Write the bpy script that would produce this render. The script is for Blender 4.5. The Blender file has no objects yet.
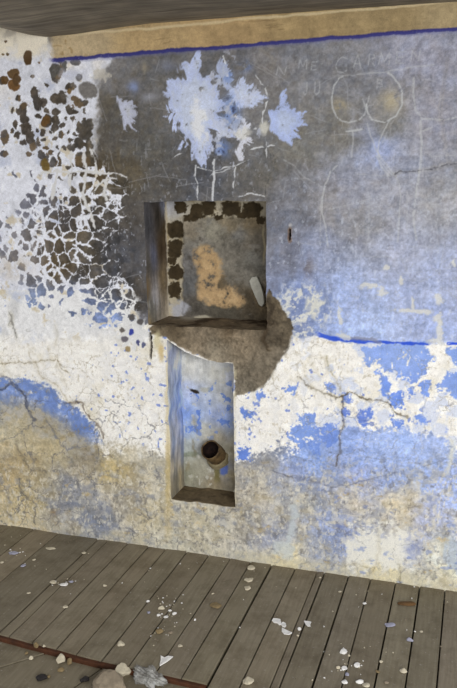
import bpy, bmesh, math, random
import numpy as np
from mathutils import Vector, Matrix

# ------------------------------------------------------------------ camera, light, exposure
S = 1.1
H, D = 1.5*S, 2.65962935*S
YAW, PITCH, ROLL, FPX = 0.320172134, 0.211579657, -0.0151652639, 746.132135
def basis():
    f = np.array([-math.sin(YAW)*math.cos(PITCH), math.cos(YAW)*math.cos(PITCH), -math.sin(PITCH)])
    r = np.array([math.cos(YAW), math.sin(YAW), 0.0]); u = np.cross(r, f)
    c, s = math.cos(ROLL), math.sin(ROLL)
    return np.array([c*r+s*u, -s*r+c*u, f])
MB = basis(); CAM = np.array([0.0, -D, H])
sc = bpy.context.scene
cd = bpy.data.cameras.new('camera'); co = bpy.data.objects.new('camera', cd); sc.collection.objects.link(co)
cd.sensor_fit = 'VERTICAL'; cd.sensor_height = 36; cd.lens = FPX/688*36; cd.clip_start = 0.02
co.matrix_world = Matrix(((MB[0][0], MB[1][0], -MB[2][0], CAM[0]), (MB[0][1], MB[1][1], -MB[2][1], CAM[1]),
                          (MB[0][2], MB[1][2], -MB[2][2], CAM[2]), (0, 0, 0, 1)))
sc.camera = co
w = bpy.data.worlds.new('world'); sc.world = w; w.use_nodes = True
bg = w.node_tree.nodes['Background']; bg.inputs[0].default_value = (0.985, 0.99, 1.0, 1); bg.inputs[1].default_value = 0.78
def area(name, loc, target, sx, sy, power, col):
    l = bpy.data.lights.new(name, 'AREA'); l.shape = 'RECTANGLE'; l.size = sx; l.size_y = sy; l.energy = power; l.color = col
    o = bpy.data.objects.new(name, l); sc.collection.objects.link(o); o.location = loc
    o.rotation_euler = (Vector(target)-Vector(loc)).to_track_quat('-Z', 'Y').to_euler()
area('added_soft_key', (2.0, -4.4, 2.0), (0.1, 0, 1.0), 2.4, 1.6, 170, (1.0, 1.0, 0.995))  # unseen soft lamp added behind camera right, brightens wall and left jambs
sc.view_settings.view_transform = 'Standard'; sc.view_settings.look = 'None'
sc.view_settings.exposure = 0.22; sc.view_settings.gamma = 1.0
try: sc.view_settings.use_curve_mapping = False
except Exception: pass

def proj(P):
    d = (np.asarray(P, float)-CAM) @ MB.T
    return 228.5+FPX*d[..., 0]/d[..., 2], 344-FPX*d[..., 1]/d[..., 2]
def ray(x, y): return np.array([(x-228.5)/FPX, -(y-344)/FPX, 1.0]) @ MB
def wallp(x, y, dep=0.0):
    d = ray(x, y); return CAM+d*((dep-CAM[1])/d[1])
def floorp(x, y, z=0.0):
    d = ray(x, y); return CAM+d*((z-CAM[2])/d[2])

# ------------------------------------------------------------------ noise
def hsh(ix, iy, seed):
    h = (ix.astype(np.int64)*374761393 + iy.astype(np.int64)*668265263 + seed*1274126177) & 0xFFFFFFFF
    h = ((h ^ (h >> 13))*1274126177) & 0xFFFFFFFF
    h = ((h ^ (h >> 16))*2246822519) & 0xFFFFFFFF
    return ((h ^ (h >> 15)) & 0xFFFFFF)/float(0xFFFFFF)
def vnoise(x, y, seed):
    ix = np.floor(x); iy = np.floor(y); fx = x-ix; fy = y-iy
    fx = fx*fx*(3-2*fx); fy = fy*fy*(3-2*fy)
    ix = ix.astype(np.int64); iy = iy.astype(np.int64)
    a = hsh(ix, iy, seed); b = hsh(ix+1, iy, seed); c = hsh(ix, iy+1, seed); d = hsh(ix+1, iy+1, seed)
    return (a+(b-a)*fx)*(1-fy)+(c+(d-c)*fx)*fy
def fbm(x, y, seed, octv=4, gain=0.55):          # about -1 .. 1
    s = 0; a = 1; t = 0
    for o in range(octv):
        s = s+a*vnoise(x*2**o+17.3*o, y*2**o-9.1*o, seed+o); t += a; a *= gain
    return (s/t-0.5)*3.0
def voro(x, y, seed):
    ix = np.floor(x).astype(np.int64); iy = np.floor(y).astype(np.int64)
    f1 = np.full(x.shape, 9.0); f2 = np.full(x.shape, 9.0); cid = np.zeros(x.shape)
    for a in (-1, 0, 1):
        for b in (-1, 0, 1):
            jx = ix+a; jy = iy+b
            d = np.hypot(jx+0.1+0.8*hsh(jx, jy, seed)-x, jy+0.1+0.8*hsh(jx, jy, seed+7)-y)
            near = d < f1
            f2 = np.where(near, f1, np.minimum(f2, d)); cid = np.where(near, hsh(jx, jy, seed+13), cid); f1 = np.where(near, d, f1)
    return f1, f2, cid
def ss(a, b, x):
    t = np.clip((x-a)/(b-a), 0, 1); return t*t*(3-2*t)
def sdf(U, V, pts, pad):
    """signed distance to polygon (negative inside), 1e3 beyond pad"""
    p = np.array(pts, float); out = np.full(U.shape, 1e3)
    k = (U > p[:, 0].min()-pad) & (U < p[:, 0].max()+pad) & (V > p[:, 1].min()-pad) & (V < p[:, 1].max()+pad)
    x = U[k]; y = V[k]; d = np.full(x.shape, 1e9); ins = np.zeros(x.shape, bool); n = len(p)
    for i in range(n):
        ax, ay = p[i]; bx, by = p[(i+1) % n]
        ex, ey = bx-ax, by-ay; t = np.clip(((x-ax)*ex+(y-ay)*ey)/(ex*ex+ey*ey+1e-9), 0, 1)
        d = np.minimum(d, np.hypot(x-ax-t*ex, y-ay-t*ey))
        if ay != by:
            c = ((ay > y) != (by > y)) & (x < (bx-ax)*(y-ay)/(by-ay)+ax); ins ^= c
    out[k] = np.where(ins, -d, d); return out
def ldist(U, V, pts, pad):
    out = np.full(U.shape, 1e3)
    for (ax, ay), (bx, by) in zip(pts[:-1], pts[1:]):
        k = np.nonzero((U > min(ax, bx)-pad) & (U < max(ax, bx)+pad) & (V > min(ay, by)-pad) & (V < max(ay, by)+pad))[0]
        if not len(k): continue
        x = U[k]; y = V[k]; ex, ey = bx-ax, by-ay
        t = np.clip(((x-ax)*ex+(y-ay)*ey)/(ex*ex+ey*ey+1e-9), 0, 1)
        out[k] = np.minimum(out[k], np.hypot(x-ax-t*ex, y-ay-t*ey))
    return out
def idw(U, V, cps, power=3.2):
    num = 0; den = 0
    for c in cps:
        wgt = 1.0/((U-c[0])**2+(V-c[1])**2+60.0)**(power/2)
        num = num+wgt[:, None]*np.array(c[2], float)[None, :]; den = den+wgt
    return num/den[:, None]
def tp(pts, o, s): return [(o[0]+x/s, o[1]+y/s) for x, y in pts]

# ------------------------------------------------------------------ the paint layers on the old wall
TONE = [(0,100,(92,84,76)),(30,120,(82,74,66)),(10,180,(120,122,138)),(60,110,(88,80,70)),(110,68,(128,126,126)),(112,110,(96,92,86)),(150,150,(92,90,86)),(130,175,(98,90,76)),(95,180,(84,74,58)),
 (200,60,(108,107,108)),(165,75,(104,102,100)),(200,180,(82,83,88)),(160,180,(88,86,84)),(120,250,(78,78,82)),(125,215,(84,80,76)),(90,270,(82,76,68)),(135,300,(74,70,66)),(60,220,(92,86,82)),(30,200,(106,106,116)),(75,235,(88,80,68)),(55,262,(100,86,66)),
 (20,260,(116,108,102)),(260,180,(100,98,95)),(240,190,(96,95,95)),(260,60,(120,118,119)),(320,70,(124,124,128)),(300,150,(114,112,107)),(340,130,(117,114,108)),
 (390,120,(128,126,123)),(430,60,(146,147,162)),(430,120,(142,142,154)),(380,145,(142,152,186)),(350,190,(142,145,162)),(300,200,(118,119,126)),(285,222,(110,112,122)),
 (330,215,(132,131,136)),(360,225,(140,140,146)),(400,205,(148,150,164)),(440,200,(150,150,156)),(320,250,(138,146,172)),(285,265,(116,120,136)),(300,285,(132,146,186)),(350,290,(150,166,210)),(400,300,(156,170,212)),(440,280,(152,163,200)),
 (430,320,(146,161,208)),(370,325,(160,180,230)),(400,255,(152,158,184)),
 (30,302,(150,172,218)),(45,312,(110,112,130)),(75,308,(120,136,178)),(105,318,(150,172,225)),(0,300,(170,188,230)),
 (350,360,(140,165,228)),(400,400,(148,172,234)),(300,430,(116,148,226)),(310,455,(142,166,222)),(400,440,(148,174,236)),(350,445,(140,166,232)),(440,430,(152,176,236)),(270,465,(150,152,160)),(300,472,(142,155,194)),
 (380,460,(142,166,224)),(420,466,(150,172,226)),(450,490,(150,165,208)),(360,474,(148,158,196)),
 (260,490,(162,154,138)),(300,500,(150,148,142)),(330,520,(128,138,166)),(270,535,(130,134,148)),(245,520,(146,140,126)),(345,530,(132,142,172)),
 (320,560,(138,142,152)),(355,500,(158,150,136)),(400,510,(176,166,144)),(430,515,(154,160,186)),(412,545,(134,138,158)),(435,555,(176,176,166)),(385,578,(198,188,152)),(290,566,(196,184,146)),(445,575,(186,182,160)),
 (10,430,(188,178,152)),(10,470,(158,142,110)),(30,500,(148,136,106)),(50,450,(172,160,130)),(70,490,(112,114,120)),(60,525,(122,118,110)),(20,525,(165,152,122)),
 (110,470,(168,152,112)),(120,500,(140,134,122)),(97,520,(112,116,126)),(150,470,(166,160,144)),(150,520,(152,144,122)),(40,545,(154,142,116)),(140,440,(206,202,190)),(200,525,(150,144,126)),
 (170,540,(150,148,138)),(85,470,(138,130,114))]
TONE = [(a,b,c) for a,b,c in TONE]
THR = [(0,100,1.2),(20,70,1.1),(15,130,.8),(40,100,.5),(60,72,.7),(70,110,.44),(85,90,.5),(80,140,.42),(30,165,.7),(10,180,1.3),(25,205,.16),(25,235,.2),(10,240,.3),(35,262,.26),(12,265,.5),(4,210,.5),(45,240,.12),(50,200,.22),
 (70,210,.2),(60,174,.45),(90,200,.14),(110,190,.12),(60,260,.1),(80,240,.09),(100,215,.1),(35,235,.2),(40,280,.3),(8,282,.7),(90,270,.035),(100,245,.02),(75,255,.06),(115,300,.12),(105,280,.05),(120,250,-.1),(122,130,-.3),(100,130,.16),(112,105,-.3),
 (60,310,.38),(90,318,.4),(20,325,1.2),(132,322,.3),(150,200,-.4),(50,342,1.3),(100,343,1.2),(0,340,1.3),(140,260,-.4),(30,130,.6),(92,70,1.0),(100,95,.5),(0,60,1.3),(125,165,-.1)]
BLOBS = [(8,153,12,14),(205,110,15,12),(215,130,18,26),(240,100,12,14),(295,85,14,12),(300,142,9,12),(265,180,14,12),(283,172,9,9),(210,225,16,18),(236,215,14,24),(175,172,6,6),(125,140,8,7),(130,200,12,18),(138,235,12,26),(90,260,14,22),(92,295,14,18),(75,270,10,12),(48,268,6,10),(165,240,12,16),(178,268,10,10),(145,290,10,8),(215,275,16,10),(262,265,12,16),(178,308,16,20),(212,305,14,16),(235,325,9,10),(280,275,8,8),(305,240,22,14),(285,225,14,9),
 (100,340,16,20),(115,370,14,22),(60,320,8,16),(68,360,12,14),(18,370,12,24),(15,430,14,10),(90,390,10,9),(128,405,14,14),(150,390,8,18),(165,350,8,12),(210,335,12,14),(232,360,8,14),(212,375,7,9),(265,380,8,7),(290,355,8,8),(310,335,16,14),(325,360,22,14),(300,390,16,18),(270,405,14,14),(320,400,20,8),(220,405,6,8),(245,408,7,9),(178,412,8,8),(157,440,12,16),(182,445,7,14),(195,430,8,8),(112,435,10,10),(172,480,18,26),(203,490,11,40),(228,475,7,40),(302,465,12,36),(275,500,8,26),(340,470,19,42),(375,480,12,20),(322,270,7,10),(300,320,6,6),(275,302,8,8),(262,350,6,6),(70,222,10,10),(142,340,6,8),(45,345,5,8),(318,310,8,10),(340,320,14,20),(338,400,12,24),(330,435,16,10),(250,300,5,7),(195,350,6,7),(170,380,7,7),(85,325,6,6)]
SPL1 = tp([(245,75),(280,70),(305,50),(318,80),(305,115),(350,140),(385,195),(400,220),(380,260),(400,300),(420,330),(395,330),(360,310),(355,350),(345,420),(335,390),(325,440),(310,430),(295,420),(290,350),(270,330),(250,380),(235,390),(265,330),(225,305),(245,295),(190,270),(225,260),(205,240),(215,205),(185,185),(230,175),(215,150),(270,130),(250,105)],(110,40),3.515)
SPL2 = [tp(p,(130,50),2.854) for p in ([(285,110),(305,95),(312,72),(330,85),(350,110),(385,122),(392,135),(365,150),(345,168),(325,155),(318,170),(300,150),(280,140)],
  [(262,22),(275,50),(290,60),(292,95),(285,125),(262,105),(255,80),(240,60),(250,45)],[(300,190),(335,185),(345,215),(330,245),(350,265),(320,285),(325,310),(310,322),(300,290),(312,262),(295,230),(315,210)],[(255,215),(285,235),(275,255),(250,250)])]
SPL3 = tp([(245,250),(285,235),(285,185),(300,180),(305,230),(340,250),(375,255),(350,275),(372,300),(345,310),(350,345),(335,335),(320,370),(300,355),(270,340),(245,320)],(200,40),3.515)
SPL4 = tp([(20,195),(45,215),(75,210),(90,260),(80,290),(82,320),(65,300),(45,320),(45,280),(35,240)],(110,40),3.515)
PATCH = tp([(50,385),(75,372),(140,368),(200,372),(300,374),(362,366),(366,300),(372,285),(400,310),(420,345),(438,375),(440,400),(425,430),(400,470),(385,510),(350,545),(315,560),(285,572),(279,540),(278,480),(230,475),(190,460),(150,445),(120,425),(100,412),(60,402)],(130,185),2.688)
BLUES = [tp(p,(340,260),3.906) for p in (
  [(80,335),(165,330),(160,375),(130,390),(115,415),(90,385)],
  [(170,330),(340,325),(330,355),(370,380),(340,400),(345,440),(290,475),(240,450),(215,430),(195,445),(165,435),(145,410),(150,380)],
  [(140,445),(200,460),(205,480),(170,525),(155,490)],[(200,530),(240,510),(248,560),(205,565)],[(310,485),(355,480),(350,540),(325,520)],
  [(420,340),(467,335),(467,410),(415,370)],[(410,440),(467,435),(467,545),(420,520),(385,495)],[(270,500),(290,495),(292,525),(272,522)])] + \
  [tp(p,(230,380),3.808) for p in ([(240,170),(320,175),(330,215),(280,225),(240,200)],[(255,130),(320,125),(325,165),(260,155)],[(340,180),(410,165),(415,215),(380,250),(340,230)],
  [(230,210),(300,235),(290,270),(240,240)],[(35,255),(70,260),(70,305),(35,305)],[(45,110),(80,120),(80,155),(50,145)],[(300,230),(345,240),(335,280),(305,275)],[(215,15),(250,25),(245,60),(220,50)],[(365,20),(400,22),(405,45),(375,42)],[(100,45),(125,40),(140,60),(110,68)])] + \
  [tp(p,(340,380),3.906) for p in ([(195,50),(240,50),(245,95),(205,100)],[(10,110),(40,105),(40,135),(15,140)],[(70,125),(115,105),(120,140),(105,175),(75,170)],[(20,60),(45,55),(50,80),(25,85)],[(205,140),(235,150),(240,175),(210,178)],[(310,10),(355,20),(345,65),(320,50)],[(300,135),(330,135),(335,165),(305,165)])]
LBLUE = [(-30,372),(0,373),(12,377),(30,378),(45,385),(62,398),(78,409),(92,424),(104,446),(92,447),(75,436),(58,424),(40,414),(20,408),(0,406),(-30,400)]
DADO_TOP = [(-60,322),(0,322),(60,326),(100,327),(125,322),(140,330),(150,322),(165,330),(270,345),(292,338),(318,334),(345,341),(392,343),(457,345),(520,347)]
DADO_LOW = [(-60,384),(0,386),(40,395),(75,415),(95,440),(110,448),(130,446),(168,455),(236,462),(262,458),(280,452),(300,440),(335,436),(345,432),(360,424),(390,428),(410,430),(440,440),(457,452),(520,470)]
def curve(U, pts):
    p = np.array(pts, float); return np.interp(U, p[:, 0], p[:, 1])
SCRATCH = [(tp(p,(280,40),2.582), a, wd) for p, a, wd in (
  ([(170,88),(152,98),(140,120),(133,150),(135,175),(145,197),(160,208),(178,212),(205,205),(218,190),(222,165)],.6,.75),([(213,150),(218,170),(226,160),(230,140)],.45,.6),
  ([(222,165),(224,185),(235,203),(270,211),(300,196),(316,165),(316,135),(306,112),(292,96),(278,85)],.65,.8),
  ([(150,92),(210,88),(270,82),(330,74),(400,62)],.4,.6),([(172,236),(190,233),(216,230)],.6,1.0),([(188,235),(188,262),(184,305)],.4,.6),
  ([(225,215),(232,245),(245,280),(268,315),(295,350)],.5,.6),([(282,208),(268,232),(255,262),(252,290),(262,318),(290,352)],.5,.6),([(293,208),(276,235),(262,270)],.3,.5),([(250,300),(262,330),(280,350)],.5,.8),
  ([(150,322),(130,342),(118,372),(110,410),(110,450),(118,480),(125,530)],.5,.8),([(108,410),(105,460),(104,530)],.3,.6),([(295,350),(306,372),(312,405),(308,450),(304,520)],.4,.7),
  ([(345,95),(345,140),(350,182),(366,206),(415,206),(457,200)],.5,.9),([(362,210),(366,260),(362,330),(352,400),(344,450),(345,480),(352,515)],.5,1.1),
  ([(10,310),(40,325),(65,355),(110,380)],.3,.6),([(200,345),(250,350),(300,352)],.3,.6),([(120,440),(200,420),(290,395)],.2,.6),
  ([(370,235),(392,226)],.4,.9),([(390,300),(457,298)],.25,.6),([(230,400),(228,516)],.25,.6),([(330,380),(326,500)],.2,.6))]
# scratched letters: strokes in a unit box
GLY = {'M':[[(0,1),(.08,0),(.5,.75),(.9,0),(1,1)]],'N':[[(0,1),(.1,0),(.85,1),(1,0)]],'E':[[(.9,0),(0,.05),(0,1),(.9,1)],[(0,.5),(.7,.48)]],'C':[[(1,.12),(.6,0),(.15,.25),(0,.6),(.25,.95),(.7,1),(1,.85)]],
 'A':[[(0,1),(.5,0),(1,1)],[(.2,.65),(.85,.65)]],'R':[[(0,1),(0,0),(.7,.08),(.8,.35),(0,.52),(.9,1)]],'J':[[(.8,0),(.8,.8),(.4,1),(0,.8)]],'U':[[(0,0),(.05,.85),(.5,1),(.95,.85),(1,0)]],
 'B':[[(0,1),(0,0),(.7,.1),(.7,.4),(0,.48),(.9,.6),(.85,.9),(0,1)]]}
for ch, x, y, ww, hh in (('N',276,66,9,9),('M',298.5,59.5,8,9.5),('E',311.5,62,5,8),('C',335,57,11,15),('A',353,55,8,13),('R',368.5,53.5,7,12),('M',379,52.5,10,12),('E',395,51.5,10,12),('N',411,50,9,12),('J',303,82,4,13),('U',314,82,5,13),('B',376.5,79,6.5,8)):
    for st in GLY[ch]: SCRATCH.append(([(x+p[0]*ww+0.12*(1-p[1])*ww, y+p[1]*hh) for p in st], .40, .55))
CRACKS = [(tp(p,(0,350),3.515),wd*.85,cl,a) for p,wd,cl,a in (
  ([(0,50),(60,45),(120,40),(200,35),(213,62),(240,80)],.9,(120,105,75),.7),([(120,40),(135,80),(150,100)],.7,(150,135,105),.6),
  ([(0,138),(22,130),(40,115),(60,135),(75,145)],2.0,(70,75,95),.85),([(40,115),(30,95),(0,85)],1.0,(95,95,110),.6),([(75,145),(92,170),(95,200),(102,232),(120,250)],1.7,(80,84,100),.8),([(120,250),(97,280),(62,300),(0,322)],1.0,(110,110,112),.65),
  ([(150,100),(190,120),(215,140),(240,182),(262,188),(285,190)],.8,(150,135,105),.5),([(225,190),(262,186),(285,190),(300,212),(320,240),(352,282),(365,310)],1.5,(96,84,70),.75),([(200,60),(218,95),(240,140)],.6,(160,150,130),.4),
  ([(160,250),(188,290),(212,330),(240,345),(300,340)],1.1,(100,104,120),.6),([(275,300),(270,340)],.8,(100,105,125),.5),([(50,320),(70,380),(100,415),(150,420)],.8,(120,110,95),.5))] + \
 [(tp(p,(0,430),3.515),wd,cl,a) for p,wd,cl,a in (([(55,40),(72,90),(100,138),(160,150)],.9,(110,104,92),.6),([(72,168),(74,215),(100,245),(125,262),(125,335)],1.1,(96,94,92),.7))] + \
 [(tp(p,(230,330),2.013),wd*.8,cl,a*.72) for p,wd,cl,a in (
  ([(135,96),(150,108),(165,117),(185,128),(205,133),(225,134),(245,125),(260,132),(275,140),(300,141),(318,146),(340,168),(356,172)],1.1,(66,56,36),1.0),([(195,55),(200,78),(212,98),(225,125)],.9,(130,118,80),.75),
  ([(230,134),(227,160),(230,190),(222,205),(222,240),(215,275)],1.5,(76,62,40),.85),([(160,55),(150,75),(150,95),(165,115)],.6,(170,160,125),.6),([(316,146),(326,135),(320,122)],.9,(120,105,70),.7),([(165,70),(180,95),(195,88),(193,60)],.6,(185,175,150),.5),([(160,55),(195,55)],.5,(185,175,150),.5),
  ([(85,283),(120,297),(150,300),(180,310),(205,317),(230,314),(258,305),(300,296),(335,290)],1.1,(100,100,108),.75),([(160,300),(158,320),(148,345)],1.5,(110,106,104),.65),([(120,297),(112,312)],1.0,(110,110,115),.5),([(205,315),(210,340)],1.2,(105,104,106),.6),
  ([(332,240),(336,268),(330,292),(342,312)],.8,(98,104,130),.6),([(340,310),(380,318)],.8,(110,112,124),.4),([(190,430),(196,465),(212,478),(250,470),(290,486),(300,470)],.9,(128,116,86),.6),([(338,470),(345,490),(344,510)],1.0,(112,102,74),.7),([(290,486),(300,440),(296,400)],.6,(140,128,100),.4),
  ([(250,160),(262,178),(285,185),(300,200)],.7,(70,80,125),.5))] + \
 [(tp([(295,352),(308,342),(320,338),(345,338),(370,335),(395,330),(410,328),(425,321),(457,318)],(280,40),2.582),.6,(78,78,84),.8),
  (tp([(35,250),(42,285),(55,340)],(0,240),3.515),.9,(96,92,84),.75),(tp([(40,262),(36,300)],(0,240),3.515),.7,(120,116,106),.6),([(265,196),(270,175),(276,160),(272,150)],.6,(70,70,72),.5),([(54,325),(56,337),(54,346)],.6,(170,162,140),.5),
  ([(446,60),(440,110),(449,160)],.5,(118,118,128),.4),([(262,50),(275,60),(272,72)],.5,(150,150,155),.4)]
CENTRE_WHITE = np.array((243,240,234.0)); LILAC = np.array((198,205,230.0))

def paint(U, V, x, z):
    """colour (sRGB 0-255) and relief (metres, + towards the room) of the wall face"""
    n1 = fbm(x*14, z*14, 1); n2 = fbm(x*14+50, z*14, 5); n3 = fbm(x*45, z*45, 11); n4 = fbm(x*45+31, z*45, 15)
    n5 = fbm(x*130, z*130, 21, 3); big = fbm(x*3.5, z*3.5, 31); brush = fbm(x*9, z*60, 41); vert = fbm(x*75, z*9, 45)
    Uw = U+3.2*n1+1.3*n3; Vw = V+3.2*n2+1.3*n4
    Uj = U+1.0*n3+.5*n5; Vj = V+1.0*n4
    hgt = np.zeros(U.shape)
    C = idw(U+9*n1+3*n3, V+9*n2+3*n4, TONE)
    low = ss(440, 485, V); right = ss(280, 340, U)
    gl = ss(290,380,U)*ss(60,240,V)*(1-low); C = C*(1+.08*gl+.06*(V<330)*ss(120,160,U)*(1-gl))[:, None]; gy = C.mean(1, keepdims=True); C = C+(gy-C)*(.22*gl)[:, None]; C = C*(1+.17*ss(455,500,V)+.10*ss(420,450,V)*(U<235))[:, None]
    def over(col, m, relief=0.0):
        nonlocal C, hgt
        C = C*(1-m[:, None])+np.asarray(col, float)*m[:, None]
        if relief: hgt = hgt+relief*m
    # mottled stain in the paint
    C = C*(1+(0.055+.03*low)*n1+0.085*n3+0.10*n5+0.05*brush)[:, None]; C = C+np.outer(n4+.6*n2, (2.5, .3, -3.5))
    C = C*(1+0.05*low*vert)[:, None]
    over((172,160,132), ss(.15,.75,fbm(x*20,z*26,61))*.5*low)
    over((128,136,158), ss(.2,.8,fbm(x*17+9,z*24,66))*.45*low)
    over((214,208,192), ss(.3,.6,fbm(x*60,z*44,71))*.55*low); over((104,102,102), ss(.4,.7,fbm(x*66+5,z*54,73))*.45*low); over((228,222,206), ss(.45,.7,fbm(x*95,z*60,78,3))*.6*low); over((222,216,200), ss(.35,.6,fbm(x*28+9,z*30,79,5))*.5*low); C = C*(1+.05*vert*(U>280)*(V<340))[:, None]; over((204,210,226), ss(.62,.8,fbm(x*85,z*60,75,3))*.45*(V<340)*(U>100)*ss(60,260,V))
    over((196,168,112), ss(.6,1.0,fbm(x*24+4,z*40,76))*.5*low)
    up = 1-ss(300, 340, V)
    over((166,168,176), ss(.62,.95,fbm(x*30,z*40,81))*.22*up*ss(110,160,U))
    over((118,106,84), ss(.45,.95,fbm(x*10+3,z*8,86))*.24*up*(1-ss(200,330,U)))
    over((112,116,146), ss(.55,1.0,fbm(x*11+7,z*12,91))*.16*up*right)
    over((176,186,214), ss(.35,.9,fbm(x*22+7,z*22,93))*.26*ss(235,270,V)*up*right)
    over((92,82,80), np.exp(-(((U-308)/7)**2+((V-267)/11)**2))*.6*ss(-.9,.5,n3+vert))
    over((96,98,112), np.exp(-(((U-293)/6)**2+((V-252)/9)**2))*.4)
    # rim of old red-brown: tan smudges inside the scratched figure
    over((178,160,118), np.exp(-(((Uj-340)/8)**2+((Vj-106)/7)**2))*.6*ss(-.8,.4,n3)); over((186,172,140), np.exp(-(((Uj-392)/11)**2+((Vj-101)/10)**2))*.7*ss(-.9,.3,n3))
    over((148,142,134), np.exp(-(((Uj-342)/24)**2+((Vj-198)/16)**2))*.35*ss(-.6,.6,n1))
    # white dado plaster
    top = curve(U, DADO_TOP); lowc = curve(U, DADO_LOW)
    md = ss(-1.5, 1.5, V-top+4*n1+2.5*n3*(U < 250)+1.2*n3)*ss(-1, 1, (lowc-V+9*n1+5*n3+4*vert*right+5*n5)/np.where(U < 235, 9.0, 3.0))
    wh = CENTRE_WHITE[None, :]*(1+0.025*n1+0.035*n3+0.04*n5)[:, None]
    over(wh, md, -0.0012)
    over((214,204,176), md*ss(.3,1.0,fbm(x*8+2,z*8,96))*.45); over((212,206,190), md*ss(.45,.8,fbm(x*40,z*40,97))*.4); over((172,160,136), md*ss(.6,.85,fbm(x*80,z*60,98,3))*.4)
    # small blue spots left in the white
    sp = fbm(x*42+3, z*42, 101, 3); dens = idw(U, V, [(20,350,(-.4,)),(60,365,(.0,)),(150,400,(.25,)),(120,430,(.05,)),(160,440,(.25,)),(250,430,(.35,)),(270,440,(.0,)),(290,380,(.05,)),(320,350,(-.3,)),(330,435,(.5,)),(345,440,(.5,)),(400,380,(-.2,)),(420,420,(.25,)),(300,420,(.0,)),(360,440,(.5,)),(60,340,(-.6,)),(245,410,(.35,)),(280,345,(.1,)),(360,405,(.1,))])[:, 0]
    over((116,138,208), md*ss(.78,.95,sp+dens*.75)*.85)
    over((196,206,232), md*ss(.1,.45,fbm(x*22+2,z*22,105,5)+dens*.7)*.65*(.15+.85*right))
    ne1, ne2, _ = voro((U+2*n1+1.5*n3)/9.0, (V+2*n2+1.5*n4)/8.0, 37); net = ss(.10,.02,ne2-ne1+.05*n5)
    for P in BLUES:
        m = ss(1.2,-1.2,sdf(Uw, Vw, P, 16)+2.6*n5+2.2*n4-.8)
        cc = idw(U, V, [(350,360,(142,168,230)),(400,360,(144,170,232)),(300,430,(126,156,226)),(340,430,(118,148,222)),(240,450,(100,132,216)),(440,380,(130,158,226)),(350,420,(96,124,212)),(395,395,(112,146,230))])
        over(cc*(1+.06*n3)[:, None], m*.95*ss(-1.25,-.75,fbm(x*80,z*56,103,3)-.25), 0.0008)
    over((214,216,222), net*right*ss(385,400,V)*ss(472,440,V+8*n1)*ss(-.2,.5,n3+n1+.3)*.55)
    over((120,110,92), net*ss(330,345,V)*ss(440,420,V)*ss(.3,.9,n2+n1)*.35)
    # left blue band
    m = ss(1.5,-2.5,sdf(U+5*n1+2.5*n3, V+5*n2+3.5*n4, LBLUE, 20)+1.5*n5); over(np.array((112,138,200.0))*(1+.09*n1+.09*n3)[:, None], m*.95*ss(-1.5,-.5,n5+n3)*ss(-1.2,-.2,fbm(x*30,z*40,106))*(1-.8*ss(-16,3,V-np.interp(U,[0,20,40,58,75,92,104],[406,408,414,424,436,447,449])+6*n1+4*n3)))
    m = ss(7,-6,sdf(U+5*n1, V+7*n2+3*n4, [(p[0], p[1]+14) for p in LBLUE], 26))*(1-m); over((168,170,178), m*.55*ss(-.8,.6,n3))
    over((206,202,192), ss(.55,.75,fbm(x*50,z*50,107))*ss(405,395,V)*ss(388,394,V)*(U < 22)*.7)
    # white and blue remains low on the right
    P = tp([(100,220),(160,235),(240,240),(290,290),(280,340),(230,380),(150,390),(100,380),(20,360),(30,300),(60,250)],(340,470),3.906)
    over((232,230,220), ss(5,-7,sdf(Uw+4*n2,Vw+4*n1,P,34)+10*n3+6*n5-2)*.92, -.0008)
    over((178,190,206), ss(2,-3,sdf(Uw,Vw,tp([(420,265),(520,255),(520,400),(430,390),(412,340)],(340,470),3.906),16)+3*vert)*.75)
    over((214,214,204), ss(2,-2.5,sdf(Uw,Vw,tp([(428,240),(450,235),(445,300),(430,370),(408,385),(420,320)],(340,380),3.906),16)+2*vert)*.8)
    over((198,206,208), ss(2.5,-2.5,sdf(Uw,Vw,tp([(225,135),(250,130),(255,170),(240,230),(238,270),(250,330),(230,345),(190,335),(160,330),(175,270),(215,270),(222,200)],(230,470),3.808),16)+3*n3)*.7)
    over((202,194,166), ss(-13,-5,V-(525+0.142*U)+3*n1)*ss(-.6,.5,n3+.5*n1+.3*(U>230))*.65*(1-.45*(U<235)))
    over((110,130,190), ss(.5,.85,fbm(x*26,z*40,111))*.5*ss(470,490,V)*right)
    over((112,128,182), np.exp(-(((Uj-346)/10)**2+((Vj-532)/16)**2))*.5*ss(-.6,.6,n3)); over((110,124,176), np.exp(-(((Uj-412)/7)**2+((Vj-548)/6)**2))*.6)
    over((214,208,194), ss(1.2,0,ldist(U,Vj,[(335,513),(362,516)],5))*.6); over((150,120,80), np.exp(-(((Uj-54)/3)**2+((Vj-513)/2.5)**2))*.6)
    over((80,86,104), np.exp(-(((Uj-64)/12)**2+((Vj-503)/9)**2))*.55*ss(-.3,.7,n3)); over((92,96,112), np.exp(-(((Uj-100)/5)**2+((Vj-512)/5)**2))*.5); over((206,206,204), np.exp(-(((Uj-65)/4)**2+((Vj-520)/9)**2))*.7*ss(-.5,.4,n3))
    # navy brush line over the dado
    bl = ldist(U, V+.6*n3, [(294,334),(318,333),(330,338),(352,340),(372,341.5),(428,344)], 8); over((52,86,210), ss(2.6,1.2,bl+.5*n3+(.7+.8*n4)*(U>365))*ss(312,322,U)*.95); over((128,130,150), ss(2.4,.8,ldist(U,Vj,[(352,338),(372,339),(380,342)],6))*.7)
    over((50,86,220), ss(2.0,.8,ldist(U, V+.6*n3, [(448,343.5),(520,347)],8)))
    # peeled white net on the left
    zone = ss(0, 1, (np.interp(V,[40,70,160,180,250,345],[150,106,100,134,136,150])-U-6*n1-3*n3)/11)*ss(346, 330, V+5*n1)*ss(36, 52, V+3*n1)
    hi = ss(175, 158, V)
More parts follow.
